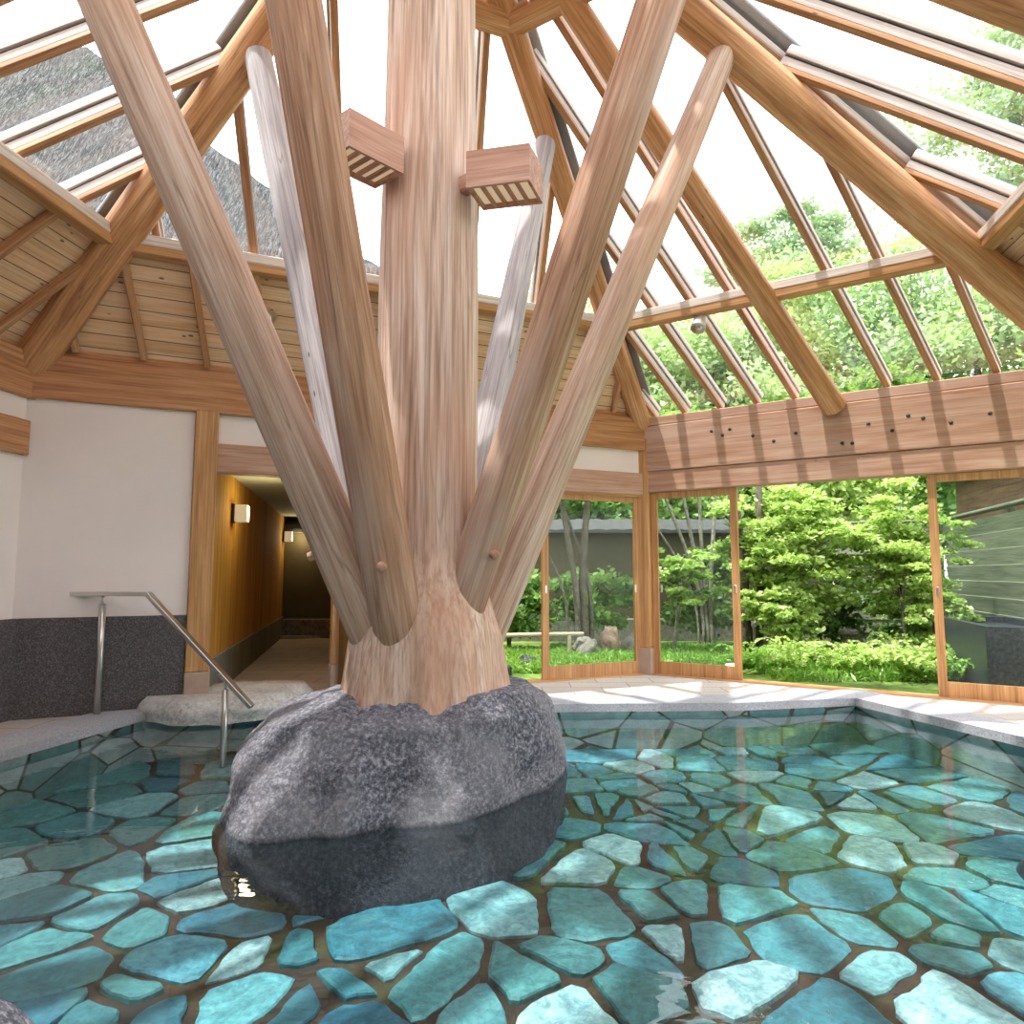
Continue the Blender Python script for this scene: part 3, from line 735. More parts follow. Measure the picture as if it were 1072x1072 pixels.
# ring purlins and upper ring logs
for (na, nb), w in names.items():
    P, Q = eval(na), eval(nb)
    p0 = S(P, Q, 0, .25)-V((0,0,.07)); p1 = S(P, Q, .75, .25)-V((0,0,.07))
    o = thing('ring_purlin', p0, 'horizontal squared purlin ringing the %s roof slope' % w, 'beam')
    beam('purlin', p0, p1, .12, .14, M['pale'] if False else M['frame'], o)
    inw = (T-(P+Q)/2); inw.z = 0; inw.normalize()
    beam('pale_board', p0+V((0,0,.045))+inw*.055, p1+V((0,0,.045))+inw*.055, .03, .085, M['whitepale'], o)
    p0 = S(P, Q, 0, .755); p1 = S(P, Q, .245, .755)
    tag(pole('ring_log', p0-V((0,0,.02)), p1-V((0,0,.02)), .105, .105, M['log'], None, 6, 20, .05, seed=44), 'short round log joining the hip logs near the peak on the %s slope' % w, 'log')
ordn = ['first', 'second', 'third', 'fourth', 'fifth', 'sixth', 'seventh', 'eighth', 'ninth', 'tenth', 'eleventh']
def limits(a0, k):
    """b range up to the hip for a rafter a = a0 + k b"""
    bm_ = 1e9
    if k < 0: bm_ = min(bm_, -a0/k)
    if k > -1: bm_ = min(bm_, (1-a0)/(1+k))
    return bm_
def rafter(P, Q, a0, k, b0, b1, label, group, glazed=True):
    n = rn(P, Q); p0 = S(P, Q, a0+k*b0, b0); p1 = S(P, Q, a0+k*b1, b1)
    if not glazed:
        return tag(beam('ceiling_rib', p0-n*.045, p1-n*.045, .055, .07, M['timber'], up=n), label, 'rafter', group)
    o = thing('glazing_rafter', p0, label, 'rafter', group)
    beam('timber', p0+n*.018, p1+n*.018, .056, .038, M['timber'], o, up=n, bev=.004)
    beam('pale_side', p0+n*.068, p1+n*.068, .055, .060, M['pale'], o, up=n, bev=0)  # bleached timber sides, the bright light on them also put into the colour
    beam('gasket', p0+n*.105, p1+n*.105, .046, .015, M['gasket'], o, up=n, bev=0)
    beam('glazing_bar', p0+n*.145, p1+n*.145, .085, .066, M['pale'], o, up=n, bev=.004)
    beam('metal_cap', p0+n*.189, p1+n*.189, .06, .022, M['cap'], o, up=n, bev=.003)
    return o
BCL = [.035, .121, .214, .305, .395, .593, .69, .798, .9]
for i, a in enumerate(BCL):
    k = -.42; b1 = limits(a, k)-.02
    o = rafter(B, C, a, k, .0, b1, '%s glazing rafter from the back corner post on the right glass slope' % ordn[i], 'rafters of the right glass slope')
# back slope (from A): boarded below the ring, glass above
for i, j in enumerate([0, 1, 2, 3, 4, 5.6, 6.6, 7.6, 8.6, 9.6, 10.5]):
    a = .059+.0825*j; k = -.55; lim = limits(a, k)-.02
    rafter(A, B, a, k, .02, min(.245, lim), '%s rib from the left under the back boarded ceiling' % ordn[i], 'ribs of the back ceiling', False)
for i, a in enumerate([.185, .306, .43, .63, .75, .87]):
    lim = limits(a, -.55)-.02
    if lim > .27: rafter(A, B, a, -.55, .25, lim, '%s glazing rafter from the left on the back glass slope' % ordn[i], 'rafters of the back glass slope')
for P, Q, w, flip in ((A, F, 'left', 0), (C, D, 'near right', 0), (D, E, 'camera side', 0), (E, F, 'front left', 0)):
    for i in range(7):
        a25 = .095+.12*i; k = -.65; a0 = a25-k*.25
        if w == 'camera side' or w == 'front left': k = -.5; a0 = a25-k*.25
        lim = limits(a0, k)-.02
        if lim > .27: rafter(P, Q, a0, k, .25, lim, '%s glazing rafter on the %s glass slope' % (ordn[i], w), 'rafters of the %s glass slope' % w)
    for i in range(8):
        a = .10+.115*i
        rafter(P, Q, a, -.4, .02, min(.245, limits(a, -.4)-.01), '%s rib under the %s boarded ceiling' % (ordn[i], w), 'ribs of the %s ceiling' % w, False)
# boarded ceilings
for i, (P, Q) in enumerate(((A, B), (A, F), (C, D), (D, E), (E, F))):
    n = rn(P, Q); Q2 = [S(P, Q, 0, 0), S(P, Q, 1, 0), S(P, Q, .75, .25), S(P, Q, 0, .25)]
    u = (Q-P).normalized()
    nm = 'ceiling' if i == 0 else 'ceiling_%s' % ('left', 'right', 'near', 'front')[i-1]
    struct(slab3(nm, [q+n*0.0 for q in Q2], n, .05, M['board'], mtx=frame_mtx(Q2[0], u, n)))
    # outer roof covering of that lower part, standing out as an eave
    out_ = (P+Q)/2-T; out_.z = 0; out_.normalize()
    ev = [Q2[0]-(Q2[3]-Q2[0])*.45, Q2[1]-(Q2[2]-Q2[1])*.45, Q2[2], Q2[3]]
    struct(slab3('trim_%d' % (i+6), [q+n*.12 for q in ev], n, .06, M['tile']))
# roof glass, one sheet per slope
wi = 1
for (P, Q, b0) in ((B, C, .0), (A, B, .25), (A, F, .25), (C, D, .25), (D, E, .25), (E, F, .25)):
    n = rn(P, Q)
    Q3 = [S(P, Q, 0, b0), S(P, Q, 1-b0, b0), S(P, Q, 0, .97)]
    Q3 = [S(P, Q, 0, b0), S(P, Q, 1-b0, b0), S(P, Q, .03, .97), S(P, Q, 0, .97)]
    o = struct(slab3('window_%d' % wi, [q+n*.150 for q in Q3], n, .006, M['roofglass'])); wi += 1
# spotlights
def spot(p, aim, label, white=True):
    p = V(p); aim = V(aim).normalized(); o = thing('spotlight', p, label, 'lamp')
    x, y, z = frame_axes(aim)
    tube('arm', [p, p-V((0,0,.05))], [.012, .012], M['black'], o, 8, 0)
    q = p-V((0,0,.06))
    beam('bracket', q-y*.05, q+y*.05, .02, .02, M['black'], o)
    tube('lamp_head', [q-aim*.03, q+aim*.03, q+aim*.15], [.04, .065, .075], M['white'] if white else M['steel'], o, 18, .1)
    tube('lens', [q+aim*.158, q+aim*.164], [.062, .062], M['paper'] if not white else M['steel'], o, 18, 0)
spot(S(B, C, .222, .235)-V((0,0,.03)), (-.35,-.35,-.9), 'small white spotlight under a rafter of the right glass roof')
n_ = rn(A, B)
spot(S(A, B, .60, .19)-n_*.02-V((0,0,.02)), (-.1,-.8,-.5), 'round spotlight on the back ceiling right of the trunk', False)
spot(S(A, B, .235, .16)-n_*.02-V((0,0,.02)), (-.2,-.8,-.5), 'round spotlight on the back ceiling left of the trunk', False)

# handrail ------------------------------------------------------------
hr = thing('handrail', (-3.34, 5.52, 0), 'metal handrail with a flat top bar sloping down into the pool', 'handrail')
beam('top_rail', (-3.63,5.55,.98), (-2.95,5.48,.98), .065, .035, M['steel'], hr, bev=.004)['label'] = 'level flat metal bar'
beam('sloping_rail', (-2.965,5.48,.985), (-2.05,5.385,.10), .065, .035, M['steel'], hr, bev=.004)
tube('rail_post', [(-3.35,5.52,.0), (-3.35,5.52,.90)], [.027, .027], M['steel'], hr, 16, 0)
tube('bracket', [(-3.35,5.52,.90), (-3.35,5.52,.967)], [.010, .010], M['steel'], hr, 10, 0)
tube('rail_post', [(-2.27,5.405,ZP), (-2.27,5.405,.23)], [.025, .025], M['steel'], hr, 16, 0)
tube('bracket', [(-2.27,5.405,.22), (-2.27,5.405,.315)], [.010, .010], M['steel'], hr, 10, 0)

# corridor -------------------------------------------------------------
c0 = V((-2.74, 6.08, 0)); c1 = V((-4.34, 13.0, 0)); cd = (c1-c0); cl = cd.length; cu = cd.normalized(); cn = V((cu.y, -cu.x, 0))
w_ = slab3('wall_corridor', [c0+V((0,0,.37)), c1+V((0,0,.37)), c1+V((0,0,2.2)), c0+V((0,0,2.2))], -cn, .1, M['plankwall'], mtx=frame_mtx(c0, (0,0,1), cn)); struct(w_)
struct(slab3('baseboard_corridor', [c0-V((0,0,.05)), c1-V((0,0,.05)), c1+V((0,0,.37)), c0+V((0,0,.37))], -cn, .12, M['blocks'], mtx=frame_mtx(c0-V((0,0,.0)), cu, cn)))
for o in (bpy.data.objects['baseboard_corridor'], w_): o.location += cn*(.02 if 'base' in o.name else 0)
e0 = c0+cn*1.15; e1 = c1+cn*1.15
struct(slab3('wall_corridor_right', [e0-V((0,0,.05)), e1-V((0,0,.05)), e1+V((0,0,2.2)), e0+V((0,0,2.2))], cn, .1, M['plankwall'], mtx=frame_mtx(e0, (0,0,1), cn)))
struct(slab3('floor_corridor', [c0-cu*.1, e0-cu*.1-V((0,0,0)), e1, c1], V((0,0,-1)), .05, M['paving']))
struct(slab3('ceiling_corridor', [c0+V((0,0,2.17)), e0+V((0,0,2.17)), e1+V((0,0,2.17)), c1+V((0,0,2.17))], V((0,0,1)), .06, M['ceilgreen']))
struct(slab3('wall_corridor_end', [c1-V((0,0,.05)), e1-V((0,0,.05)), e1+V((0,0,2.2)), c1+V((0,0,2.2))], cu, .1, M['endrock']))
for i, (dd, zz) in enumerate(((1.0, 1.68), (6.0, 1.70))):
    p = c0+cu*dd; q = 'nearer' if i == 0 else 'farther'
    o = thing('wall_sconce', (p.x, p.y, zz), '%s small cubic wall sconce on the ochre corridor wall' % q, 'lamp')
    beam('back_plate', p+V((0,0,zz))+cn*.015, p+V((0,0,zz+.20))+cn*.015, .11, .03, M['black'], o, up=cn)
    beam('shade', p+V((0,0,zz+.01))+cn*.10, p+V((0,0,zz+.19))+cn*.10, .13, .13, M['sconce'], o, up=cn)
tag(struct(slab3('trim_20', [c1-cu*1.2+V((0,0,.0)), e1-cu*1.2, e1-cu*.9, c1-cu*.9], V((0,0,1)), .05, M['coping'])))

# thatched building behind -------------------------------------------------
th = thing('thatched_house', (-7, 10, 0), 'house with a thick grey thatched hip roof seen through the glass roof', 'building')
ez = 5.75
rf = [V((-14,9.4,ez)), V((-1.95,9.9,ez)), V((-1.95,16.5,ez)), V((-14,16.5,ez)), V((-13.5,12.9,11.9)), V((-8.8,12.9,11.9))]
vs = []; 
def grid(a, b_, c_, d_, nu, nv, vs, fs, amp=.12):
    k0 = len(vs)
    for i in range(nu+1):
        for j in range(nv+1):
            u_, v_ = i/nu, j/nv; p = (a.lerp(b_, u_)).lerp(d_.lerp(c_, u_), v_)
            p = p+V((0,0,1))*amp*noise.fractal(p*.9, .8, 2, 4); vs.append(p)
    for i in range(nu):
        for j in range(nv): q = k0+i*(nv+1)+j; fs.append((q, q+nv+1, q+nv+2, q+1))
vs, fs = [], []
grid(rf[0], rf[1], rf[5], rf[4], 70, 30, vs, fs); grid(rf[1], rf[2], rf[5], rf[5], 40, 30, vs, fs); grid(rf[2], rf[3], rf[4], rf[5], 10, 10, vs, fs); 
grid(rf[0]-V((0,0,.5)), rf[1]-V((0,0,.5)), rf[1], rf[0], 60, 3, vs, fs, .05); grid(rf[1]-V((0,0,.5)), rf[2]-V((0,0,.5)), rf[2], rf[1], 30, 3, vs, fs, .05)
grid(rf[0]-V((0,0,.5)), rf[1]-V((0,0,.5)), rf[2]-V((0,0,.5)), rf[3]-V((0,0,.5)), 6, 6, vs, fs, .02)
mesh('thatch_roof', vs, fs, M['thatch'], th, True)
prism('house_wall', [(-11.4,10.5), (-2.7,10.7), (-2.7,15.8), (-11.4,15.8)], 2.6, ez-.3, M['houseplaster'], th)
for x in (-9.5, -7, -4.6):
    beam('window', (x, 10.5, 4.3), (x+1.1, 10.53, 4.3), .08, .8, M['slat'], th)

# ------------------------------------------------------------------ garden
ob = [V((55*cos(a), 30+55*sin(a), 0)) for a in np.linspace(0, 2*pi, 48, endpoint=False)]
struct(fillring('floor_garden', HEXO, ob, -.20, -.06, M['moss']))

def leaf_object(name, P, S_, mat, parent, tone=None, normals=None, flat_=.0, aspect=1.6):
    """many small folded leaves at points P with sizes S_"""
    n = len(P); P = np.asarray(P, float); S_ = np.asarray(S_, float)[:, None]
    d = rng.normal(size=(n, 3)); d[:, 2] *= (1-flat_); d /= np.linalg.norm(d, axis=1)[:, None]
    w = rng.normal(size=(n, 3)); w[:, 2] *= (1-flat_); w -= d*(w*d).sum(1)[:, None]; w /= np.linalg.norm(w, axis=1)[:, None]+1e-9
    up = np.cross(d, w)
    a = P-d*S_*aspect*.5; b_ = P+w*S_*.5+up*S_*.12; c_ = P+d*S_*aspect*.5; e = P-w*S_*.5+up*S_*.12
    vv = np.stack([a, b_, c_, e], 1).reshape(-1, 3)
    me = bpy.data.meshes.new(name); me.vertices.add(4*n); me.loops.add(4*n); me.polygons.add(n)
    me.vertices.foreach_set('co', vv.ravel()); me.loops.foreach_set('vertex_index', np.arange(4*n, dtype=np.int32))
    me.polygons.foreach_set('loop_start', np.arange(0, 4*n, 4, dtype=np.int32)); me.polygons.foreach_set('loop_total', np.full(n, 4, np.int32))
    at_ = me.attributes.new('tone', 'FLOAT', 'FACE'); t = rng.random(n) if tone is None else np.clip(tone, 0, 1)
    at_.data.foreach_set('value', t.astype(np.float32)); me.materials.append(mat); me.update(); me.validate()
    o = bpy.data.objects.new(name, me); link(o, parent); return o
def crown_points(c_, rad, n, nclump, clump=.28, flat_=.6, shell=.55):
    cs = []
    for _ in range(nclump):
        v = rng.normal(size=3); v /= np.linalg.norm(v); r_ = (shell+(1-shell)*rng.random())
        cs.append(v*r_)
    cs = np.array(cs)*np.array(rad)+np.array(c_)
    idx = rng.integers(0, nclump, n); sc = clump*np.mean(rad)*(.6+.8*rng.random(nclump))[idx]
    P = cs[idx]+rng.normal(size=(n, 3))*np.stack([sc, sc, sc*flat_], 1)*.55
    tn = .5+.22*rng.normal(size=n)+(rng.random(nclump)-.5)[idx]*.5
    return P, tn, cs
def branchy(name, base, c_, cs, r0, mat, parent, nb=14):
    """trunk with boughs reaching into the crown, one mesh"""
    vs, fs = [], []
    def seg_tube(p, q, ra, rb, n=7, bend=0.15):
        k0 = len(vs); m_ = 6; x, y, z = frame_axes(q-p); off = y*random.uniform(-1, 1)*bend*(q-p).length+z*random.uniform(-1, 1)*bend*(q-p).length
        for i in range(m_+1):
            s = i/m_; cc = p.lerp(q, s)+off*sin(pi*s)*.6
            for k in range(n):
                a = 2*pi*k/n; vs.append(cc+(y*cos(a)+z*sin(a))*(ra+(rb-ra)*s))
        for i in range(m_):
            for k in range(n): a, b_ = k0+i*n+k, k0+i*n+(k+1) % n; fs.append((a, b_, b_+n, a+n))
    base = V(base); top = V(c_); fork = base.lerp(top, .55)
    seg_tube(base, fork, r0, r0*.7, 10, .03); seg_tube(fork, top+(top-fork)*.5, r0*.7, r0*.2, 8, .05)
    for i in range(nb):
        t = V(cs[random.randrange(len(cs))]); p = base.lerp(top, random.uniform(.35, .95)); seg_tube(p, t, r0*.3, r0*.05, 6)
    return mesh(name, vs, fs, mat, parent, True)
def tree(name, base, c_, rad, n, leaf, mat, bark, label, cat='tree', group=None, r0=.15, nclump=60, clump=.28, flat_=.6, shell=.5, nb=14, lf=.3):
    o = thing(name, base, label, cat, group)
    P, tn, cs = crown_points(c_, rad, n, nclump, clump, flat_, shell)
    keep = P[:, 2] > base[2]+.02
    P, tn = P[keep], tn[keep]
    leaf_object('foliage', P, leaf*(.6+.8*rng.random(len(P))), mat, o, tn, flat_=lf)
    branchy('trunk', base, c_, cs, r0, bark, o, nb)
    return o
# trees of the wood beyond the wall
wood_trees = [ # x,y, crown z, radii, leaf mat, label
 (-1.0,17,5.0,(2.6,2.4,2.4),'leaf_tree','broad leafy tree seen between the trunk and the back struts'),
 (2.6,19,6.2,(3.0,2.6,3.2),'leaf_tree','leafy tree directly above the back corner post'),
 (5.6,17,5.2,(2.8,2.4,3.0),'leaf_tree','leafy tree behind the left panes of the lower glass slope'),
 (8.6,18.5,6.6,(3.0,2.8,3.6),'leaf_tree','tall leafy tree behind the middle of the lower glass slope'),
 (11.4,16,6.0,(3.0,2.6,3.6),'leaf_tree','leafy tree behind the right panes of the lower glass slope'),
 (13.6,13.5,5.6,(2.8,2.6,3.6),'leaf_tree','leafy tree at the right end of the lower glass slope'),
 (7.6,14.5,3.4,(2.4,1.8,2.2),'leaf_mid','darker leafy tree low behind the wooden fence'),
 (3.8,15.6,3.2,(2.4,1.8,2.1),'leaf_mid','dark leafy tree just over the earth wall'),
 (.4,15.6,3.1,(2.2,1.8,1.9),'leaf_mid','dark leafy tree over the wall behind the left glass door'),
]
for (x, y, cz, rad, lm, lb) in wood_trees:
    tree('broadleaf_tree', (x, y, -.06), (x, y, cz), rad, 34000, .095, M[lm], M['bark'], lb, 'tree', 'trees beyond the garden', .2, 55, .30)
tree('pine_tree', (10.2, 24, -.06), (10.2, 24, 11.6), (2.6,2.2,4.2), 20000, .11, M['leaf_pale'], M['palebark'], 'tall pale pine rising above the other trees, seen through the upper glass', 'tree', None, .22, 26, .28, .35, .35)
tree('pale_tree', (15.5, 17.5, -.06), (15.5, 17.5, 13.0), (4.6,3.0,4.6), 26000, .11, M['leaf_pale'], M['palebark'], 'sparse pale tree high at the upper right of the glass roof', 'tree', None, .28, 60, .18, .6, .3, 34)
tree('pale_tree', (6.6, 22.5, -.06), (6.6, 22.5, 7.8), (2.2,2.2,3.0), 20000, .11, M['leaf_pale'], M['palebark'], 'pale tree left of the tall pine above the ring purlin', 'tree', None, .2, 36, .24, .6, .4, 18)

# bright maples and shrubs near the doors
tree('maple_shrub', (3.95, 9.4, -.06), (3.95, 9.5, 1.6), (1.15,.9,1.15), 26000, .05, M['leaf_bright'], M['palebark'], 'bright yellow green maple shrub filling the middle of the open doorway', 'shrub', None, .035, 150, .16, .32, .2, 34, .55)
tree('maple_shrub', (5.25, 9.0, -.06), (5.25, 9.1, 1.5), (.85,.8,1.0), 15000, .045, M['leaf_bright'], M['palebark'], 'airy light green maple in front of the plank fence', 'shrub', None, .028, 95, .16, .32, .2, 30, .55)
tree('maple_shrub', (2.35, 9.9, -.06), (2.45, 9.7, 1.15), (.62,.5,.55), 3600, .055, M['leaf_bright'], M['palebark'], 'small light green maple behind the glass door right of the corner post', 'shrub', None, .03, 30, .2, .3, .2, 14, .55)
tree('leafy_tree', (6.6, 13.6, -.06), (6.6, 13.6, 2.9), (1.3,1.1,1.1), 11000, .08, M['leaf_bright'], M['bark'], 'leafy green tree behind the weathered fence corner', 'tree', None, .08, 50, .26)
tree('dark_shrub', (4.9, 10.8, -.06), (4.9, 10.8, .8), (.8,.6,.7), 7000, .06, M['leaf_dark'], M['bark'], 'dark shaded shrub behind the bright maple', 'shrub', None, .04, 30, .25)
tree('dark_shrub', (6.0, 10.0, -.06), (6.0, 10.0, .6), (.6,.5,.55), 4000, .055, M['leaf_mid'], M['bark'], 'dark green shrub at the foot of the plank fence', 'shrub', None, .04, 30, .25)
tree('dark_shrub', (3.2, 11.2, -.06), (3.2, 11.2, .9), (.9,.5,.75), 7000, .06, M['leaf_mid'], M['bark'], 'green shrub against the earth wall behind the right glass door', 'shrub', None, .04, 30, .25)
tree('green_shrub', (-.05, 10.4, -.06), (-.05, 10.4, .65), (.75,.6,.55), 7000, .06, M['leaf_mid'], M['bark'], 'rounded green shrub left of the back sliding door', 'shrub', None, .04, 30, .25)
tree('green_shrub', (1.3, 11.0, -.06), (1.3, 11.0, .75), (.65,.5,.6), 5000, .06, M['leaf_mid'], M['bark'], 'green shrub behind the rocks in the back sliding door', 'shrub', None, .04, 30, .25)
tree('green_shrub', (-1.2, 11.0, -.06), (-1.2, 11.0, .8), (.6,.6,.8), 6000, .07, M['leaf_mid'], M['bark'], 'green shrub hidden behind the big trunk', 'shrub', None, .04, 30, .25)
tree('maple_shrub', (3.55, 8.9, -.06), (3.55, 8.95, .62), (.55,.4,.42), 7000, .045, M['leaf_bright'], M['palebark'], 'low light green shrub under the maple beside the thick trunk', 'shrub', None, .015, 50, .2, .4, .2, 16, .5)
tree('maple_shrub', (5.35, 8.4, -.06), (5.35, 8.45, .55), (.4,.35,.4), 4500, .045, M['leaf_bright'], M['palebark'], 'low light green shrub close to the right glass door', 'shrub', None, .015, 40, .2, .4, .2, 14, .5)
# upright bare stems
def stems(name, x, y, specs, label, mat, leafy=None):
    o = thing(name, (x, y, -.06), label, 'tree')
    for (dx, dy, h, lx, ly, r_) in specs:
        p = [V((x+dx+lx*s*s+.03*sin(s*7+dx*20), y+dy+ly*s, -.06+h*s)) for s in np.linspace(0, 1, 10)]
        tube('stem', p, [r_*(1-.5*s) for s in np.linspace(0, 1, 10)], mat, o, 10, .2, .15)
    if leafy:
        P, tn, cs = crown_points(*leafy[0]); leaf_object('foliage', P, leafy[1]*(.6+.8*rng.random(len(P))), M[leafy[2]], o, tn, flat_=.3)
stems('garden_tree', .95, 9.9, [(0,0,3.2,-.35,.1,.055), (.12,.05,3.3,.10,.2,.07), (-.1,0,1.9,-.5,0,.025), (.25,.1,2.6,-.55,.1,.04)], 'dark forked garden tree behind the back sliding door', M['bark'], (((.95,10,2.9), (1.1,.8,.45), 6000, 34, .25), .06, 'leaf_bright'))
stems('garden_tree', 3.0, 10.6, [(0,0,3.2,-.9,.1,.035), (.05,0,3.3,-.5,.2,.04), (.1,.05,3.4,-.2,.1,.04), (.15,0,3.3,.15,.1,.045), (-.05,0,2.6,-1.1,.1,.025)], 'slender tree with many pale stems behind the right glass door', M['palebark'], (((2.8,10.8,3.0), (1.1,.8,.4), 6000, 34, .25), .06, 'leaf_bright'))
stems('garden_tree', 3.25, 9.55, [(0,0,3.6,-.05,.1,.12), (.28,.1,3.6,.25,.1,.06)], 'thick mottled tree trunk just right of the glass door', M['bark'])
# ferns: arching fronds of many leaflets
def fern(x, y, R_, nf, label, mat):
    o = thing('fern', (x, y, -.06), label, 'fern', 'ferns by the threshold')
    P, S_, tn = [], [], []
    for i in range(nf):
        a = rng.random()*2*pi; L_ = R_*(.6+.5*rng.random()); hgt = L_*(.5+.35*rng.random())
        for s in np.linspace(.12, 1, 22):
            r_ = L_*s; z = hgt*sin(pi*min(1, s*.72))*1.0
            for sd in (-1, 1):
                wdt = .13*R_*sin(pi*(.15+.85*s))*sd
                P.append((x+cos(a)*r_-sin(a)*wdt, y+sin(a)*r_+cos(a)*wdt, -.04+z)); S_.append(.05*R_/.5*(1.1-.6*s)); tn.append(.35+.5*s+.1*rng.normal())
    leaf_object('frond', P, S_, mat, o, np.array(tn), flat_=.55, aspect=2.0)
for (x, y, R_, w) in ((2.85,8.25,.42,'ferns at the left edge of the open doorway'), (3.35,8.05,.5,'spreading fern in front of the maple shrub'), (3.9,7.95,.52,'bright fern in the middle of the threshold'), (4.3,8.2,.45,'fern beside the stone bollard'),
                    (4.55,7.75,.5,'pale fern right of the middle of the threshold'), (4.95,7.55,.42,'fern nearest the right glass door'), (3.6,8.7,.45,'fern under the maple branches'), (4.9,8.5,.5,'fern under the airy maple')):
    fern(x, y, R_, 20, w if w.startswith('f') else w, M['leaf_bright' if R_ > .43 else 'grassblade'])
# grass
gp = []
for (x0, x1, y0, y1, n) in ((.6,3.2,8.9,10.6,26000), (-.8,.6,8.4,10.2,14000), (3.0,5.6,7.6,9.6,9000), (.0,2.6,8.2,9.0,7000)):
    q = np.stack([x0+(x1-x0)*rng.random(n), y0+(y1-y0)*rng.random(n), -.06+.11*rng.random(n)], 1); gp.append(q)
gp = np.concatenate(gp)
g = leaf_object('garden_grass', gp, .022*(.6+.8*rng.random(len(gp))), M['grassblade'], None, flat_=-.6, aspect=4.5)
tag(g, 'bright green grass growing around the shrubs outside the doors', 'grass', None, 'stuff')
# rocks, bamboo rail, bollard
def grock(x, y, r_, h, mat, label, seed):
    t0 = [(0, r_), (60, r_*.9), (130, r_*1.1), (200, r_*.95), (270, r_*1.05), (320, r_*.9)]
    o = rock('garden_rock', (x, y), [(-.1, t0), (h*.5, [(d, q*.95) for d, q in t0]), (h, [(d, q*.55) for d, q in t0])], mat, seg=36, amp=r_*.3, seed=seed, freq=1.2/r_)
    tag(o, label, 'rock')
grock(1.45, 9.95, .17, .36, M['redrock'], 'reddish cut rock seen through the back sliding door', 1)
grock(1.9, 9.9, .30, .28, M['gardenrock'], 'grey rock beside the reddish rock, behind glass', 2)
grock(1.05, 9.6, .22, .22, M['gardenrock'], 'pale low rock left of the reddish rock', 3)
grock(.22, 8.6, .16, .10, M['blackstone'], 'small black rock in the grass left of the back sliding door', 4)
grock(-.12, 8.1, .13, .05, M['blackstone'], 'low dark rock at the floor edge beside the trunk foot', 6)
grock(3.9, 10.4, .35, .35, M['gardenrock'], 'grey rock in the shade under the maple', 7)
p = thing('wooden_rail', (.2, 9.4, .2), 'pale horizontal pole rail low in the garden left of the back door', 'rail')
pole('rail', (-.9, 9.35, .28), (1.0, 9.5, .30), .035, .03, M['bamboo'], p, 10, 12, .1)
pole('support', (-.5, 9.4, -.06), (-.5, 9.4, .26), .03, .03, M['bamboo'], p, 3, 10, .1); pole('support', (.8, 9.48, -.06), (.8, 9.48, .28), .03, .03, M['bamboo'], p, 3, 10, .1)
p = thing('stone_bollard', (4.75, 9.55, -.06), 'small stone bollard with a flat cap beneath the maple', 'bollard')
tube('shaft', [(4.75,9.55,-.06), (4.75,9.55,.30)], [.085, .075], M['gardenrock'], p, 20, 0); tube('cap', [(4.75,9.55,.30), (4.75,9.55,.34)], [.14, .13], M['gardenrock'], p, 20, .2)
# flat stepping stones
for i, (x, y) in enumerate(((2.3,8.55), (2.95,8.8))):
    tag(rock('stepping_stone', (x, y), [(-.1, [(0,.28), (90,.22), (180,.3), (270,.2)]), (-.03, [(0,.25), (90,.2), (180,.27), (270,.18)])], M['slab'], seg=28, amp=.02, seed=i+30),
        '%s flat stepping stone in the grass outside the right glass door' % ('left' if i == 0 else 'right'), 'stone')
# earth wall with tiled cap
p = thing('garden_wall', (1.2, 12.4, -.06), 'olive brown earthen garden wall with a tiled cap beyond the shrubs', 'wall')
beam('wall_body', (-5.5,12.3,.92), (5.9,12.5,.92), .25, 1.96, M['earthwall'], p, bev=0)
beam('plinth', (-5.5,12.1,.12), (5.9,12.3,.12), .3, .42, M['gardenrock'], p)
vs, fs = [], []
nx = 76
for i in range(nx+1):
    for j, (oy, oz) in enumerate(((-.34,1.88), (-.34,1.93), (0,2.14), (.34,1.93), (.34,1.88))):
        x = -5.5+11.4*i/nx; y = 12.3+.2*i/nx; vs.append((x, y+oy, oz+.02*(i % 2)*(j in (1,2,3))))
for i in range(nx):
    for j in range(4): q = i*5+j; fs.append((q, q+5, q+6, q+1))
    fs.append((i*5+4, i*5+9, i*5+5, i*5))
mesh('tile_cap', vs, fs, M['tile'], p)
# plank fences
def plankfence(P0, P1, h, label, cap=True):
    P0, P1 = V(P0), V(P1); o = thing('plank_fence', P0, label, 'fence')
    nb_ = int(h/.215); d = (P1-P0).normalized(); n = V((d.y, -d.x, 0)); 
    if n.y > 0: n = -n
    for k in range(nb_):
        z = -.04+.108+k*.215
        b_ = beam('plank', P0+V((0,0,z))+n*(.006*(k % 2)), P1+V((0,0,z))+n*(.006*(k % 2)), .03, .232, M['fence'], o, up=(n*-.12+V((0,0,1))), bev=.004)
    m_ = max(2, int((P1-P0).length/1.8)+1)
    for k in range(m_):
        q = P0.lerp(P1, k/(m_-1))+n*(.07 if n.dot(P0-T) > 0 else -.07); beam('fence_post', q-V((0,0,.06)), q+V((0,0,h)), .09, .09, M['fence'], o, up=n)
    if cap: beam('cap_board', P0+V((0,0,h+.0)), P1+V((0,0,h+.0)), .16, .035, M['fence'], o)
plankfence((5.55, 6.2, 0), (6.98, 10.75, 0), 2.0, 'green grey horizontal plank fence behind the right glass door')
plankfence((5.55, 11.35, 0), (6.95, 10.85, 0), 2.0, 'weathered plank fence section behind the maple')
p = thing('slatted_shed', (7.6, 8.4, -.06), 'brown slatted shed wall rising behind the plank fence at the right', 'shed')
slab3('slat_wall', [V((6.3,7.0,0)), V((7.75,11.6,0)), V((7.75,11.6,2.75)), V((6.3,7.0,2.75))], (1,-.3,0), .1, M['slat'], p, mtx=frame_mtx((6.3,7.0,0), (1.45,4.6,0), (1,-.3,0)))
beam('eave', (6.15,7.0,2.8), (7.7,11.7,2.8), .5, .06, M['tile'], p)
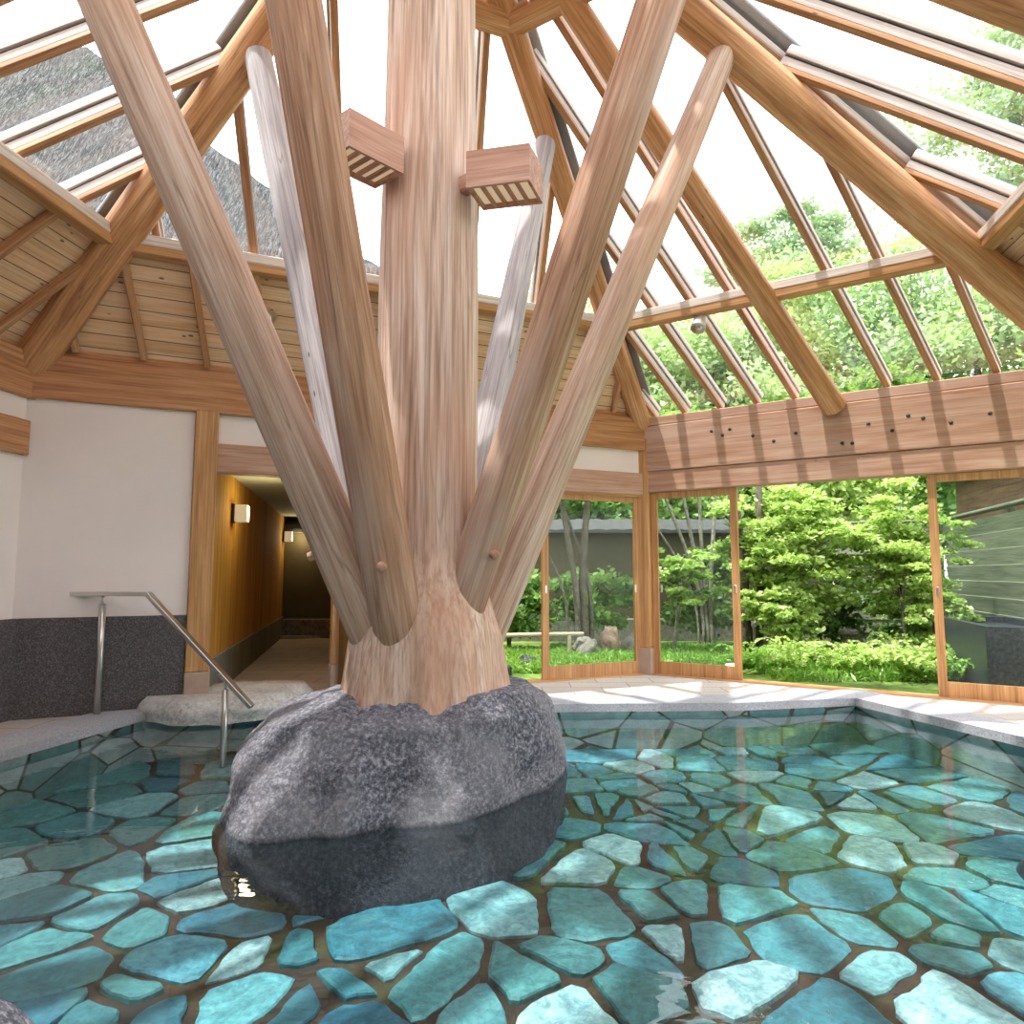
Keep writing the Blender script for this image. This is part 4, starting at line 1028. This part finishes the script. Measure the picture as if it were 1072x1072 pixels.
# outdoor stone bath behind the right door
p = thing('outdoor_bath', (5.5, 6.6, -.06), 'low black stone bath outside the right glass door', 'bath')
pts = [(4.72,6.75), (5.45,6.25), (6.1,8.3), (5.35,8.6)]
cx_, cy_ = sum(q[0] for q in pts)/4, sum(q[1] for q in pts)/4
ring('rim', [V((cx_+(x-cx_)*.8, cy_+(y-cy_)*.85, 0)) for x, y in pts], [V((x, y, 0)) for x, y in pts], -.06, .62, M['blackstone'], p)
prism('bath_water', [(cx_+(x-cx_)*.8, cy_+(y-cy_)*.85) for x, y in pts], -.05, .55, M['blackstone'], p)

# ------------------------------------------------------------------ light
w = bpy.data.worlds.new('sky'); bpy.context.scene.world = w; w.use_nodes = True
nt = w.node_tree; nt.nodes.clear(); out = nt.nodes.new('ShaderNodeOutputWorld'); bg = nt.nodes.new('ShaderNodeBackground')
tc = nt.nodes.new('ShaderNodeTexCoord'); sx = nt.nodes.new('ShaderNodeSeparateXYZ'); rp = nt.nodes.new('ShaderNodeValToRGB')
nt.links.new(tc.outputs['Generated'], sx.inputs[0]); nt.links.new(sx.outputs[2], rp.inputs[0])
e = rp.color_ramp.elements; e[0].position = 0; e[0].color = (1,.97,.945,1); e[1].position = 1; e[1].color = (.94,.95,1,1)
nt.links.new(rp.outputs[0], bg.inputs[0]); bg.inputs[1].default_value = 3.35; nt.links.new(bg.outputs[0], out.inputs[0])
sun = bpy.data.lights.new('sun', 'SUN'); sun.energy = 5.2; sun.angle = radians(1.0); sun.color = (1,.95,.88)
so = bpy.data.objects.new('sun', sun); COL.objects.link(so)
so.rotation_euler = V((-.30,-.13,1.0)).to_track_quat('Z', 'Y').to_euler()
def point(p, e_, col, r_=.08):
    l = bpy.data.lights.new('lamp_light', 'POINT'); l.energy = e_; l.color = col; l.shadow_soft_size = r_
    o = bpy.data.objects.new('lamp_light', l); COL.objects.link(o); o.location = p
for dd in (1.0, 6.0):
    q = c0+cu*dd+cn*.28; point((q.x, q.y, 1.8), 6.5, (1,.78,.45))

cam = bpy.data.cameras.new('camera'); co = bpy.data.objects.new('camera', cam); COL.objects.link(co)
cam.sensor_width = 36; cam.sensor_fit = 'HORIZONTAL'; cam.lens = 36*700/1072; cam.clip_start = .02; cam.clip_end = 300
co.location = (0, 0, CAMH); co.rotation_euler = (pi/2+PITCH, 0, 0)
sc = bpy.context.scene; sc.camera = co
sc.view_settings.view_transform = 'Standard'; sc.view_settings.look = 'None'; sc.view_settings.gamma = 1; sc.view_settings.use_curve_mapping = False
sc.view_settings.exposure = .38
try:
    sc.cycles.transparent_max_bounces = 24; sc.cycles.max_bounces = 8
except Exception: pass
